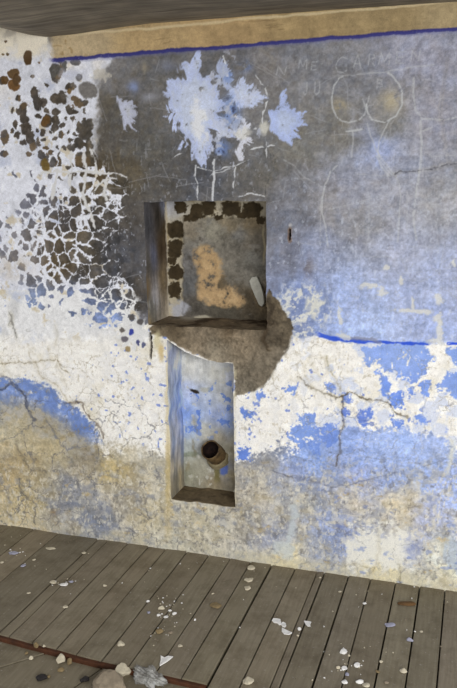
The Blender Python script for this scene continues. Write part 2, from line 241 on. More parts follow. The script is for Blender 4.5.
    f1a, f2a, ca = voro((Uw+1.5*n1)/9.0, (Vw+2*n2)/13.0, 3); f1b, f2b, cb = voro(np.interp(U,[-60,0,50,75,95,160],[-6.7,0,5.4,7.7,9.2,13.6])+(2.8*n1+1.6*n3)/11, (V+2.8*n2+1.6*n4)/11.5, 4); f1c, f2c, cc_ = voro(Uw/5.2, Vw/5.5, 9)
    edge = np.where(hi > .5, f2a-f1a, f2b-f1b); cid = np.where(hi > .5, ca, cb)
    thr = idw(U, V, [(a,b,(c,)) for a,b,c in THR])[:, 0]
    edge2 = np.where((((cid*7) % 1) > .8) & (hi < .5), np.minimum(edge, (f2c-f1c)*.75+.02), edge)
    dark = ss(-.06, .07, edge2-thr*(1+.7*n1+.5*n2)-.02-.08*n3-.45*(cid-.5)*np.clip(thr*2.4,0,1)-.07*n5)
    qb = np.full(U.shape, 9.0)
    for a,b,c,d in BLOBS:
        a, b, c, d = a/3.81, 40+b/3.81, c/3.4, d/3.4; k = np.nonzero((np.abs(U-a) < 3*c+3) & (np.abs(V-b) < 3*d+3))[0]
        qb[k] = np.minimum(qb[k], np.hypot((U[k]+1.5*n3[k]+.7*n5[k]-a)/c, (V[k]+1.6*n4[k]-b)/d)+.16*n3[k])
    dark = np.where(hi > .5, np.maximum(ss(1.18,.95,qb), .0), dark)
    wl = np.where((V > 290)[:, None], np.array((232,232,233.0)), np.array((228,230,240.0)))
    wl = wl*(1-ss(.3,1,fbm(x*9,z*9,121))*.10)[:, None]*(1+.05*n3+.05*n5)[:, None]
    wl = wl+np.outer(ss(.1,.8,fbm(x*6+3,z*6,124))*ss(120,60,V), (10,2,-16))
    C = C*(1+zone*(.25*(cid-.5)+.1*n3))[:, None]
    over((120,96,64), zone*ss(.72,.82,(cid*13)%1)*.5*hi); 
    over(wl, zone*(1-dark), -.0015); over((178,182,200), zone*dark*ss(60,10,U)*ss(165,185,V)*(.35+.4*cid)*.7)
    over((168,178,206), zone*(1-dark)*ss(.2,.8,fbm(x*12,z*12,127))*.5*(U<60))
    over((196,178,140), zone*(1-dark)*ss(.5,.9,fbm(x*20,z*20,128))*.6)
    over((176,162,138), zone*np.exp(-(((Uj-14)/18)**2+((Vj-268)/12)**2))*.6*ss(-.8,.4,n3))
    for (a,b,c,d,g) in ((28,57,4.6,7.5,(86,66,40)),(5,80,4,4.5,(96,72,44)),(13,73,5.5,5,(100,76,48)),(14,84,6,6,(112,80,46)),(16,79,4,6,(92,70,46)),(5.5,41,1.3,1.3,(90,70,50)),(2,55,1.5,1.2,(110,90,60)),(7,54,1.5,1.5,(100,84,60)),(39,63,1.2,1.2,(120,100,80)),(55,70,5.5,7,(92,90,86)),(60,60,3,4,(90,86,80)),(65,67,2.5,5,(104,102,98)),(75,62,5,3,(108,106,106)),(88,90,9,9,(120,116,112)),(33,77,2,2,(150,140,130)),(69,92,2,2.5,(120,96,60)),(46,121,4.2,5,(104,78,46)),(45,165,4,6,(112,92,50))):
        q = np.hypot((U+1.3*n3+.8*n1-a)/c, (V+1.3*n4+.8*n2-b)/d); over(np.array(g,float)*(1+.1*n5)[:, None], ss(1.12,.88,q+.12*n3)*.95, .001)
    web = 1e3*np.ones(U.shape)
    for P, wd in (([(40,174),(56,171),(72,173),(84,171),(98,175),(112,174)],1.3),([(110,174),(118,173),(126,176)],.6),([(71,150),(72,172),(70,190)],1.3),([(84,150),(86,172),(83,195),(90,212),(95,228)],1.6),([(58,170),(54,190),(52,200)],1.2),([(92,150),(96,172),(100,176)],1.4),([(108,178),(105,195),(108,200)],1.0),([(96,190),(104,182),(116,178)],1.0),([(95,165),(94,150)],1.0)):
        web = np.minimum(web, ldist(U+1.2*n3+1.5*n1, V+1.2*n4+1.5*n2, P, 7)-wd*(.8+.5*n4)-.8*n3)
    over((216,215,214), ss(.8,-.5,web), -.001)
    # splashes where the dark coat has flaked to the lilac white
    spk = ss(.3,.8,fbm(x*30,z*14,131))
    for P, col in ((SPL1,(192,203,238)),(SPL2[0],(196,206,236)),(SPL2[1],(182,192,222)),(SPL2[2],(214,216,228)),(SPL2[3],(206,212,230)),(SPL3,(176,190,232)),(SPL4,(190,194,214))):
        pc0 = np.mean(np.array(P), 0); ag = np.arctan2(V-pc0[1], U-pc0[0]); rd = np.hypot(U-pc0[0], V-pc0[1])
        s = sdf(U+1.2*n3+.8*n5, V+1.2*n4, P, 16)-1.5*(P is SPL1)+(2.2 if P is SPL3 or P is SPL4 else 4.6 if P is SPL1 else 3.4)*fbm(ag*(3.2+rd.clip(0,30)*.14), rd*.03+pc0[0], 501, 3)+1.6*n3+1.0*n5
        over(np.array(col,float)[None,:]*(1+.04*n1+.05*n3+.04*n5)[:, None]+np.outer(ss(-2,-11,s+2*n1),(12,10,-2)), ss(1.2,-1.2,s)*ss(-1.9,-.9,n4+n3+.5*n5), -.0012)
    over((236,237,240), ss(1.1,.5,np.hypot((Uj-199)/9,(Vj-120)/26)+.4*n3)*.85); over((224,222,214), ss(1.2,.5,np.hypot((Uj-242)/9,(Vj-133)/6)+.3*n3)*.7); over((222,220,210), ss(1.2,.4,np.hypot((Uj-264)/6,(Vj-128)/8)+.3*n3)*.8)
    over((200,206,226), ss(.35,.6,fbm(x*40+2,z*26,503)+.75*np.exp(-(((U-226)/24)**2+((V-112)/40)**2))-.28)*ss(1.5,.8,np.hypot((U-226)/34,(V-112)/52))*.8, -.0008)
    bz = np.maximum(np.exp(-(((Uj-231)/9)**2+((Vj-111)/15)**2)), np.maximum(np.exp(-(((Uj-222)/8)**2+((Vj-148)/8)**2)), np.maximum(np.exp(-(((Uj-227)/6)**2+((Vj-75)/8)**2)),.8*np.exp(-(((Uj-245)/6)**2+((Vj-66)/6)**2)))))
    over((112,138,196), bz*ss(-.3,.3,n3+.2)*.85); over((60,64,84), ss(.62,.9,n3+bz-.5)*bz*.8)
    over((140,156,200), np.exp(-(((Uj-134)/6)**2+((Vj-87)/6)**2))*.8); over((150,152,162), np.exp(-(((Uj-149)/10)**2+((Vj-97)/5)**2))*.8); over((128,134,156), np.exp(-(((Uj-168)/10)**2+((Vj-65)/6)**2))*.5)
    over((170,160,140), np.exp(-(((Uj-145)/2)**2+((Vj-68)/6)**2))*.6); over((206,200,188), ss(1.1,.6,np.hypot((Uj-100)/11,(Vj-76)/8)+.5*n3)*.8); over((190,194,214), ss(1.1,.3,np.hypot((Uj-70)/20,(Vj-74)/6)+.5*n3)*.5)
    dr = 1e3*np.ones(U.shape)
    for P, wd in (([(196,166),(195,176),(198,184),(198,202)],.9),([(214,160),(214,180),(213,190),(213,202)],1.1),([(235,168),(235,176),(233,186),(234,192)],.9),([(197,167),(214,171),(236,165),(250,160)],.6),([(205,176),(222,172),(240,164)],.5),([(172,148),(173,158),(182,153)],.5),([(265,85),(269,98),(263,115),(262,130)],.8),([(252,150),(262,147),(278,145)],.8),([(267,140),(266,158)],.9),([(240,196),(252,194),(264,197)],.7),([(248,130),(256,128)],1.5),([(223,46),(223,56),(225,64)],1.2),([(255,75),(262,84),(268,86)],.6)):
        dr = np.minimum(dr, ldist(U+.9*n3, V+.9*n4, P, 6)-wd*(.55+.5*ss(-.5,.8,n4))-.5*n3)
    over((222,224,228), ss(.3,-.5,dr)*.85*ss(-.9,0,n3+n4), -.0008)
    # right upper: pale worn spots between the blue
    fx1, fx2, fid = voro((Uw+2*n3)/8.0, (Vw+2*n4)/8.5, 23)
    zw = ss(1.1,.6,np.hypot((U-302)/34,(V-312)/34)+.25*n1)*ss(262,275,U)
    over((222,221,212), zw*ss(-.1,.3,.75*n3+.6*n1+.5*n4+.35*n5)*(1-.5*ss(.3,.6,fx2-fx1))*.9, -.001); over((222,220,206), ss(1.15,.6,np.hypot((U-314)/10,(V-305)/12)+.4*n3)*.85)
    over((106,124,176), zw*ss(.2,.6,fx2-fx1-.7*(fid-.5))*.4)
    for a,b,c,d in ((373,287,14,2.6),(381,293,6,4),(415,313,20,2.6),(436,319,6,5),(440,332,3,12),(439,298,4,6),(386,268,2,4),(400,279,2.5,5),(341,315,2,12),(344,335,9,4),(440,341,12,3),(411,305,2,8),(452,265,2,3)):
        over((220,218,208), ss(1.2,.55,np.hypot((Uw-a)/c,(Vw-b)/d)+.4*n3+.3*n5)*.75, -.0008)
    # splashy star at the left foot of the niche
    ang = np.arctan2(V-333, U-133); rr = np.hypot(U-133, V-333)
    st = ss(3,-1,rr-13-5*np.cos(ang*9+2*n1)-2*n3); over((222,222,222), st*.85, -.001)
    for a,b,c,d,g in ((131,333,2.6,3.4,(44,56,150)),(138,343,1.6,3.2,(60,64,110)),(143,345,1.8,2.6,(84,88,120)),(124,340,4,3,(96,92,100)),(127,349,3,3,(150,130,90)),(122,331,3,2.5,(90,84,80)),(140,322,3.5,3,(84,80,80)),(132,318,2.5,2.5,(86,82,80))):
        over(g, ss(1.2,.7,np.hypot((Uj-a)/c,(Vj-b)/d))*.9)
    # scratches and cracks
    for P, a, wd in SCRATCH:
        over((196,198,200), ss(wd+.45,wd-.4,ldist(U+.25*n3,V+.25*n4,P,4))*min(1,a*1.15)*ss(-1.7,-.1,n5+n3), -.0004)
    rs = 1e3*np.ones(U.shape)
    rnd = random.Random(4)
    for i in range(120):
        a, b = rnd.uniform(95,457), rnd.uniform(55,300); an = rnd.choice([0,.2,-.3,1.5,1.3,.8])+rnd.uniform(-.3,.3); L = rnd.uniform(6,34)
        rs = np.minimum(rs, ldist(U+.8*n1, V+.8*n2, [(a,b),(a+L*math.cos(an),b+L*math.sin(an))], 3))
    over((180,182,188), ss(.75,.1,rs+.25*n5)*.34*up)
    for P, wd, col, a in CRACKS:
        dd = ldist(U+1.5*n1+1.4*n3, V+1.5*n2+1.4*n4, P, 9); wd = wd*.85; m = ss(wd+.5,wd-.6,dd+.5*n5+.35*n3)
        over(col, m*a*(.55+.45*ss(-.5,.5,n3+.4*n1)), -.0018); over((150,136,100), ss(wd+3,wd,dd)*.12*(1-m))
    ce1, ce2, ci = voro((U+5*n1+2.5*n3)/30, (V+5*n2+2.5*n4)/27, 33)
    over(np.where((V>400)[:,None],np.array((98,98,104.)),np.array((140,128,100.))), ss(.045,.008,ce2-ce1+.012*n5)*np.where((V>400)&(U<235),.6,.34)*ss(330,360,V)*ss(-.5,.4,n1+.5*n2+.15), -.0015)
    # bare mortar below the niche
    s = sdf(U+1.4*n3+1.2*n1, V+1.4*n4+1.0*n2, PATCH, 20)
    m = ss(1.0,-.8,s)
    mo = idw(U+4*n1, V+4*n2, [(170,328,(76,64,48)),(165,335,(112,100,80)),(200,340,(124,110,90)),(240,340,(122,108,88)),(270,335,(84,74,60)),(285,325,(92,82,66)),(270,312,(92,80,62)),(260,370,(112,102,86)),(280,360,(116,106,90)),(245,392,(106,98,84)),(230,326,(84,70,52)),(215,352,(128,118,100))])
    gy = mo.mean(1, keepdims=True); mo = (mo+(gy-mo)*.15)*1.10*(1+.12*n1+.14*n3+.12*n5+.06*brush)[:, None]
    over(mo, m)
    pm_ = ss(4,-4,s)
    hgt = hgt+m*(-.004+.004*n3+.002*n5) + pm_*(-.003)
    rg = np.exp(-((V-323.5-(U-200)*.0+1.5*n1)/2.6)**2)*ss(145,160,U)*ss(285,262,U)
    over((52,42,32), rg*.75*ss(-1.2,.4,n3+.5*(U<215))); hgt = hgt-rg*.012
    hgt = hgt+m*.010*np.exp(-((V-337)/7)**2)
    over((226,224,214), ss(1.3,.2,np.abs(s+.3))*.35*ss(325,345,V)*ss(250,262,U))
    over((66,54,40), ss(3,.4,ldist(Uj,Vj,[(267,330),(262,340),(268,350)],6))*.6); over((40,34,28), ss(4.5,1,ldist(Uj,Vj,[(268,299),(272,310),(268,318)],8))*.5)
    # slot left of the channel, old nail hole
    sl = ss(1.7,.6,np.hypot(Uj-150.5-(V-346)*.02,np.maximum(np.abs(V-346)-12,0))); over((38,32,26), sl*.95); hgt = hgt-.03*sl
    over((206,196,158), ss(1.5,.5,np.hypot((Uj-157)/3.5,(Vj-341)/9))*.8); over((196,164,96), ss(1.4,.4,np.hypot((Uj-161)/3,(Vj-353)/9))*.6)
    q = np.hypot((Uj-289.6)/1.5,(Vj-234.5)/4.8); over((128,96,70), ss(2.2,1.1,q)*.6); over((24,15,12), ss(1.25,.75,q)); hgt = hgt-.03*ss(1.2,.8,q)
    over((196,192,190), np.exp(-(((Uj-290)/2)**2+((Vj-225)/1.8)**2))*.8)
    over((196,188,160), ss(2.4,.8,np.abs(U-234.5))*ss(362,372,V)*ss(505,498,V)*.55*ss(-.7,.3,n3+n5)); over((120,92,56), ss(1.6,.4,np.abs(U-232.6+n3))*ss(430,440,V)*ss(500,490,V)*.5)
    over((196,178,128), ss(3.5,.8,np.abs(U-167.5+.8*n3))*ss(345,360,V)*ss(510,490,V)*.5); over((186,160,100), ss(5,1,np.abs(U-169+2*n3))*ss(430,450,V)*ss(548,530,V)*.35)
    # tan border and navy line under the ceiling
    tl = 60.2-(U-50)*.0783; endm = ss(48,56,U+2.5*n3)
    bt = ss(1.0,-1.0,V-tl+1)*endm
    tan = idw(U+6*n1, V, [(80,45,(190,170,136)),(150,40,(182,156,114)),(230,34,(172,146,106)),(300,30,(160,138,100)),(380,24,(156,136,100)),(457,20,(164,146,112))])*(1+.07*n1+.06*n3+.05*n5+.05*brush)[:, None]
    over(tan, bt); over((138,112,70), bt*ss(.4,.8,n3+.2*n1)*.6*ss(120,60,U)); over((112,94,66), bt*ss(.55,.95,brush)*.5)
    over((216,198,160), bt*ss(2.0,.5,np.abs(V-(42.0-.0885*U)+.6*n1))*.7*ss(60,90,U))
    over((240,231,212), ss(52,46,U+2.5*n3)*ss(62,52,V+4*n1)*(1-.3*ss(.2,.7,n1)))
    for a,b,c,d,g in ((28,57,4.4,7.2,(84,64,42)),(5.5,41,1.4,1.3,(90,70,50)),(2,55,1.6,1.3,(110,90,60)),(7,54,1.6,1.6,(100,84,60))):
        over(g, ss(1.15,.85,np.hypot((U+1.0*n3-a)/c, (V+1.0*n4-b)/d*(1+.12*(U-a)/c)))*.92)
    nl = np.abs(V-tl-.4*n3); over((46,45,112), ss(2.6,1.2,nl+.3*n5)*endm*ss(-1.9,-.9,n5+n3)*.94); over((96,98,150), ss(3.4,1.2,np.abs(V-tl-1.6))*endm*.3)
    for a in range(14):
        aa = 265+a*11+rnd.uniform(-4,4); over((190,180,170), np.exp(-(((U-aa)/.8)**2+((V-(60.2-(aa-50)*.0783))/3.5)**2))*.0)
    return np.clip(C, 8, 250), hgt, n1, n3

# ------------------------------------------------------------------ wall geometry
PARTS = []
def add_part(P, C, nu, nv, mask=None):
    """P (nu*nv,3) grid -> quads"""
    i = np.arange(nu*nv).reshape(nu, nv)
    q = np.stack([i[:-1, :-1], i[1:, :-1], i[1:, 1:], i[:-1, 1:]], -1)
    if mask is not None: q = q[mask]
    PARTS.append((P, q.reshape(-1, 4), C))
def build_mesh(name, parts, mat):
    off = 0; vs = []; qs = []; cs = []
    for P, q, C in parts: vs.append(P); qs.append(q+off); cs.append(C); off += len(P)
    vs = np.concatenate(vs).astype(np.float32); qs = np.concatenate(qs).astype(np.int32); cs = np.concatenate(cs)
    me = bpy.data.meshes.new(name); me.vertices.add(len(vs)); me.vertices.foreach_set('co', vs.ravel())
    me.loops.add(len(qs)*4); me.loops.foreach_set('vertex_index', qs.ravel())
    me.polygons.add(len(qs)); me.polygons.foreach_set('loop_start', np.arange(len(qs), dtype=np.int32)*4)
    try: me.polygons.foreach_set('loop_total', np.full(len(qs), 4, np.int32))
    except Exception: pass
    me.polygons.foreach_set('use_smooth', np.ones(len(qs), bool))
    lin = (np.clip(cs, 0, 255)/255.0)**2.2
    at = me.color_attributes.new('paint', 'FLOAT_COLOR', 'POINT')
    at.data.foreach_set('color', np.concatenate([lin, np.ones((len(lin), 1))], 1).astype(np.float32).ravel())
    me.update(); me.validate(); me.materials.append(mat)
    o = bpy.data.objects.new(name, me); sc.collection.objects.link(o); return o

def nmat(name): 
    m = bpy.data.materials.new(name); m.use_nodes = True; nt = m.node_tree; return m, nt, nt.nodes['Principled BSDF']
def N(nt, t, **k):
    n = nt.nodes.new(t)
    for a, b in k.items():
        if a in n.inputs: n.inputs[a].default_value = b
        else: setattr(n, a, b)
    return n
WALL_GAIN = 1.0
mw, nt, bs = nmat('flaking_paint'); bs.inputs['Roughness'].default_value = .85; bs.inputs['Specular IOR Level'].default_value = .25
a = N(nt, 'ShaderNodeAttribute', attribute_name='paint'); tc = N(nt, 'ShaderNodeTexCoord')
nz = N(nt, 'ShaderNodeTexNoise', Scale=260.0, Detail=3.0); mp = N(nt, 'ShaderNodeMapRange'); mp.inputs[1].default_value = .3; mp.inputs[2].default_value = .7; mp.inputs[3].default_value = .88*WALL_GAIN; mp.inputs[4].default_value = 1.12*WALL_GAIN
mx = N(nt, 'ShaderNodeVectorMath', operation='SCALE'); bp = N(nt, 'ShaderNodeBump', Strength=.25, Distance=.002)
nt.links.new(tc.outputs['Object'], nz.inputs['Vector']); nt.links.new(nz.outputs['Fac'], mp.inputs[0]); nt.links.new(a.outputs['Color'], mx.inputs[0]); nt.links.new(mp.outputs[0], mx.inputs['Scale'])
nt.links.new(mx.outputs[0], bs.inputs['Base Color']); nt.links.new(nz.outputs['Fac'], bp.inputs['Height']); nt.links.new(bp.outputs[0], bs.inputs['Normal'])

ND, CD = 0.235, 0.165                       # depths of niche and channel
pa, pb = wallp(143.5, 202), wallp(148.5, 328); pc, pd = wallp(266, 200.5), wallp(266.5, 324)
NX0, NX1, NZ1, NZ0 = (pa[0]+pb[0])/2, (pc[0]+pd[0])/2, (pa[2]+pc[2])/2, (pb[2]+pd[2])/2-.008
ca, cb_, cc1 = wallp(168, 345), wallp(170, 503), wallp(234, 430)
CX0, CX1, CZ0 = (ca[0]+cb_[0])/2, cc1[0], wallp(200, 503)[2]
tcv = np.array([wallp(*p) for p in ((164,340),(168,341),(176,346),(185,352),(197,357.5),(210,361),(222,363),(234,364),(240,365))])
def topc(x): return np.interp(x, tcv[:, 0], tcv[:, 2])
WX0, WX1 = wallp(-14, 400)[0], wallp(472, 400)[0]
ZTOP = wallp(0, 5)[2]+.1
STEP = .0028
def axis(lo, hi, marks):
    m = sorted([lo, hi]+list(marks)); out = []
    for p, q in zip(m[:-1], m[1:]): n = max(1, int(round((q-p)/STEP))); out += list(np.linspace(p, q, n, endpoint=False))
    return np.array(out+[m[-1]])
xs = axis(WX0, WX1, [NX0, NX1, CX0, CX1]); zs = axis(-.075, ZTOP, [NZ0, NZ1, CZ0])
xs = np.concatenate([np.arange(WX0-1.2, WX0-.01, .02), xs, np.arange(WX1+.02, WX1+1.4, .02)])
nx, nz_ = len(xs), len(zs)
X, Z = np.meshgrid(xs, zs, indexing='ij'); Z = Z.copy()
ci0, ci1 = np.argmin(abs(xs-CX0)), np.argmin(abs(xs-CX1)); cj0 = np.argmin(abs(zs-CZ0)); snap = np.zeros(nx, int)
for i in range(ci0, ci1+1):
    j = np.argmin(abs(zs-topc(xs[i]))); Z[i, j] = topc(xs[i]); snap[i] = j
ni0, ni1 = np.argmin(abs(xs-NX0)), np.argmin(abs(xs-NX1)); nj0, nj1 = np.argmin(abs(zs-NZ0)), np.argmin(abs(zs-NZ1))
mask = np.ones((nx-1, nz_-1), bool); mask[ni0:ni1, nj0:nj1] = False
for i in range(ci0, ci1): mask[i, cj0:max(cj0, min(snap[i], snap[i+1]))] = False
def uv(P): return proj(P)
def warp(x, z):
    return .0035*fbm(x*16, z*16, 201, 3), .0035*fbm(x*16+40, z*16, 205, 3)
def face(x, z):
    x = x.ravel(); z = z.ravel(); P = np.stack([x, np.zeros_like(x), z], -1); U, V = uv(P)
    C, h, n1, n3 = paint(U, V, x, z)
    dn = np.maximum(np.maximum(NX0-x, x-NX1), np.maximum(NZ0-z, z-NZ1)); dc = np.maximum(np.maximum(CX0-x, x-CX1), np.maximum(CZ0-z, z-topc(x)))
    near = np.clip(np.minimum(dn, dc)/.05, 0, 1)
    h = h+near*.005*fbm(x*5, z*5, 211)+.0006*n3
    tl = 60.2-(U-50)*.0783; h = h+.014*ss(0, 26, tl-V)*ss(45, 60, U)      # coved border
    wx, wz = warp(x, z)
    P[:, 0] += wx; P[:, 2] += wz; P[:, 1] = -h
    return P, C, h
P, C, hh = face(X, Z); add_part(P, C, nx, nz_, mask)

def jamb(xa, za, depth, n, colf):
    """strip running along the polyline (xa,za) on the wall face, going back to depth"""
    P0, C0, h0 = face(xa, za); vs = np.linspace(0, 1, n); m = len(xa)
    Pj = np.zeros((m, n, 3)); Cj = np.zeros((m, n, 3))
    for k, t in enumerate(vs):
        Pj[:, k] = P0; Pj[:, k, 1] = P0[:, 1]*(1-t)+depth*t
    Cj = colf(np.repeat(np.linspace(0, 1, m), n), np.tile(vs, m), Pj.reshape(-1, 3))
    add_part(Pj.reshape(-1, 3), Cj, m, n)
def mott(x, y, s=1.0):
    return (1+s*(.10*fbm(x*22, y*22, 301)+.09*fbm(x*80, y*80, 305)))[:, None]
def mixm(C, col, m): return C*(1-m[:, None])+np.asarray(col, float)*m[:, None]
zz = zs[nj0:nj1+1]; xx = xs[ni0:ni1+1]
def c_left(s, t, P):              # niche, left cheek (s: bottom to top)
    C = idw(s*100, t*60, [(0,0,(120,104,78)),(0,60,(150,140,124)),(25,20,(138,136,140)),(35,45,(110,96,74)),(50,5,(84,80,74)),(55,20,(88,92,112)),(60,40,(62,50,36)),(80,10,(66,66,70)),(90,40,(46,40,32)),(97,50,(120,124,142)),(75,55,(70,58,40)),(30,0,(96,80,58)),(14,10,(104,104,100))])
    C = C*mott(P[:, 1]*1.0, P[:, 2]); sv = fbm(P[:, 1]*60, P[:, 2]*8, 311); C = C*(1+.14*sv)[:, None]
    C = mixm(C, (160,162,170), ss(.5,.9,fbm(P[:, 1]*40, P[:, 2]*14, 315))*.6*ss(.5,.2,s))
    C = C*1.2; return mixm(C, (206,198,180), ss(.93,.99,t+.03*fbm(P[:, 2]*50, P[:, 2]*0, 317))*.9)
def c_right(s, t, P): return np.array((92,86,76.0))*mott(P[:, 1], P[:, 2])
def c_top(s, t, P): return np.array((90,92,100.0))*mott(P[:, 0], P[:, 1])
def c_sill(s, t, P):
    C = np.array((128,114,94.0))*mott(P[:, 0], P[:, 1], 1.5); C = mixm(C, (62,50,38), ss(.2,.7,fbm(P[:, 0]*14, P[:, 1]*20, 321))*.8)
    return mixm(C, (200,196,184), np.exp(-(((s-.2)/.12)**2+((t-.9)/.25)**2))*.8)
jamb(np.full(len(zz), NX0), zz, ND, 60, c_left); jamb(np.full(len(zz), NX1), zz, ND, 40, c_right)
jamb(xx, np.full(len(xx), NZ1), ND, 40, c_top); jamb(xx, np.full(len(xx), NZ0), ND, 60, c_sill)
# niche back
NB = 2
bx = np.linspace(NX0-.004, NX1+.004, 200); bz = np.linspace(NZ0-.004, NZ1+.004, 200); BX, BZ = np.meshgrid(bx, bz, indexing='ij'); x = BX.ravel(); z = BZ.ravel()
U, V = uv(np.stack([x, np.full_like(x, ND), z], -1)); u = (U-130)*3.047; v = (V-190)*3.047
n1 = fbm(x*14, z*14, 331); n2 = fbm(x*14+5, z*14, 332); n3 = fbm(x*45, z*45, 333); n4 = fbm(x*45+5, z*45, 334); n5 = fbm(x*130, z*130, 335, 3)
C = idw(u+14*n1, v+14*n2, [(180,120,(120,112,98)),(300,110,(118,108,90)),(370,100,(112,100,80)),(370,170,(104,98,88)),(300,170,(98,94,86)),(220,150,(116,112,104)),(180,220,(100,98,96)),(180,290,(88,88,88)),(200,340,(78,74,68)),(290,370,(70,66,58)),(370,270,(112,108,100)),(380,220,(106,104,98)),(360,340,(74,66,54)),(330,140,(104,102,98)),(250,130,(120,116,104)),(400,330,(90,78,60))])
C = C*1.2*(1+.10*n1+.13*n3+.10*n5)[:, None]
C = mixm(C, (150,148,142), ss(.5,.9,fbm(x*16+3, z*34, 336))*.4); C = mixm(C, (72,66,58), ss(.55,.95,fbm(x*22+8, z*22, 337))*.5)
fr = np.minimum(np.minimum(u-112, 402-u), np.minimum(v-60, 385-v))
TANP = [(195,185),(215,165),(245,180),(270,200),(285,225),(280,255),(290,290),(310,295),(340,330),(355,350),(330,362),(280,352),(240,342),(215,325),(205,290),(212,265),(200,240),(190,215)]
s = sdf(u+9*n1+6*n3, v+9*n2+6*n4, TANP, 40); tm = ss(9,-9,s+7*n3+3*n5)*ss(1.15,.75,np.hypot((u-282)/16,(v-282)/26)+.5*n3)**0
C = mixm(C, np.array((186,156,116.0))*(1+.08*n1+.10*n3+.05*n5)[:, None], tm*ss(-1.3,-.3,n3+.6*n1+.5*n5)); C = mixm(C, (206,178,136), tm*ss(.1,.8,n3)*.5)
C = mixm(C, (92,82,66), ss(1.2,.6,np.hypot((u-282)/12,(v-285)/24)+.5*n3)*.8)
ring = np.zeros(x.shape); ring = np.maximum(ss(166,156,u+4*n3), ss(88,78,v+5*n1+3*n3)); white = np.zeros(x.shape)
C = mixm(C, (190,180,158), ring*ss(-1.3,-.3,n1+n3)); C = mixm(C, (150,132,96), ring*ss(.2,.8,fbm(x*30,z*30,341))*.6)
C = mixm(C, (200,206,226), ring*ss(110,60,v)*ss(200,120,u)*.6)
for a_, b_, rx, ry in ((138,121,24,25),(138,180,23,27),(130,216,14,9),(138,250,22,21),(135,303,19,25),(153,53,19,17),(203,68,19,24),(240,54,21,24),(305,55,30,22),(372,60,29,25),(340,78,16,10),(270,82,16,8),(398,92,12,12),(180,86,16,10)):
    q = (np.abs((u+6*n3+3*n5-a_)/rx/1.0)**3.2+np.abs((v+6*n4+3*n5-b_)/ry/1.0)**3.2)**(1/3.2); C = mixm(C, np.array((66,56,40.0))*(1+.15*n3)[:, None], ss(1.12,.9,q))
C = mixm(C, (190,176,146), ss(9,2,np.abs(u-106+4*n1))*.9*ss(350,335,v)); C = mixm(C, (188,190,200), ss(1.15,.6,np.hypot((u-150)/36,(v-365)/26)+.3*n3)*.9); C = mixm(C, (206,198,176), ss(1.2,.5,np.hypot((u-215)/40,(v-388)/8)+.4*n3)*.8)
C = mixm(C, (186,172,140), ss(5,1.5,np.abs(u-408+5*n1))*ss(90,120,v)*ss(240,200,v)*.7); C = mixm(C, (58,50,42), ss(392,402,v+6*n3)*.5)
hb = .004*n1+.002*n3-.006*ring+.004*tm
add_part(np.stack([x, ND-hb*ss(0,.02,np.minimum(np.minimum(x-NX0,NX1-x),np.minimum(z-NZ0,NZ1-z))), z], -1), C, 200, 200)

# channel
zz = zs[cj0:snap[ci0]+1].copy(); zz[-1] = topc(CX0)
def chan_tone(U, V, n1, n3, n4):
    C = idw(U+4*n1, V+5*n1, [(190,370,(206,204,196)),(215,375,(198,196,186)),(230,380,(196,200,214)),(190,396,(186,194,218)),(188,415,(128,158,226)),(190,430,(160,182,222)),(200,410,(170,186,218)),(210,400,(182,190,206)),(215,412,(150,164,208)),(228,420,(150,172,224)),(205,430,(186,184,172)),(186,450,(176,182,176)),(200,470,(168,164,146)),(190,475,(140,140,122)),(228,450,(178,172,150)),(225,470,(140,150,180)),(215,480,(140,126,98)),(232,475,(160,146,112)),(215,435,(168,156,130)),(222,395,(200,200,196))])
    return C*1.04*(1+.06*n1+.09*n3)[:, None]
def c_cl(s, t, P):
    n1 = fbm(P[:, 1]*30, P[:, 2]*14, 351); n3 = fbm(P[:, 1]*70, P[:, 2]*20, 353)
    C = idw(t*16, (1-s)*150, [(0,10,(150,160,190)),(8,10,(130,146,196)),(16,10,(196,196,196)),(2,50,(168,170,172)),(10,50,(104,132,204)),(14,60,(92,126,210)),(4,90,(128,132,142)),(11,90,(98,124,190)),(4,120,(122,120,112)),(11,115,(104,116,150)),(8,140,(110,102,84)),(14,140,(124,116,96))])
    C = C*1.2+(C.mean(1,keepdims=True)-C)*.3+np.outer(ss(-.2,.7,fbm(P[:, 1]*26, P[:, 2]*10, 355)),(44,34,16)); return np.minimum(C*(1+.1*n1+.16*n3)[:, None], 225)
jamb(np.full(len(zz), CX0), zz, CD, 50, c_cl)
zz = zs[cj0:snap[ci1]+1].copy(); zz[-1] = topc(CX1); jamb(np.full(len(zz), CX1), zz, CD, 40, lambda s, t, P: np.array((170,164,148.0))*mott(P[:, 1], P[:, 2]))
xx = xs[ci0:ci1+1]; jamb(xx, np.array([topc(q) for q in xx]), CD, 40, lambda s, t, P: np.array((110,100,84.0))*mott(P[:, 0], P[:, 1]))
def c_cs(s, t, P):
    C = np.array((112,98,76.0))*mott(P[:, 0], P[:, 1], 1.3); C = mixm(C, (70,60,46), ss(.1,.7,fbm(P[:, 0]*24, P[:, 1]*34, 361))*.6); return mixm(C, (186,176,146), ss(.07,.0,t)*.7)
jamb(xx, np.full(len(xx), CZ0), CD, 50, c_cs)
cx = np.linspace(CX0-.004, CX1+.004, 150); cz = np.linspace(CZ0-.004, topc(CX0)+.01, 330); BX, BZ = np.meshgrid(cx, cz, indexing='ij'); x = BX.ravel(); z = BZ.ravel()
U, V = uv(np.stack([x, np.full_like(x, CD), z], -1)); n1 = fbm(x*18, z*18, 371); n3 = fbm(x*50, z*50, 373); n4 = fbm(x*50+5, z*50, 374); vr = fbm(x*90, z*16, 376)
C = chan_tone(U, V, n1, n3, n4)*(1+.05*vr)[:, None]
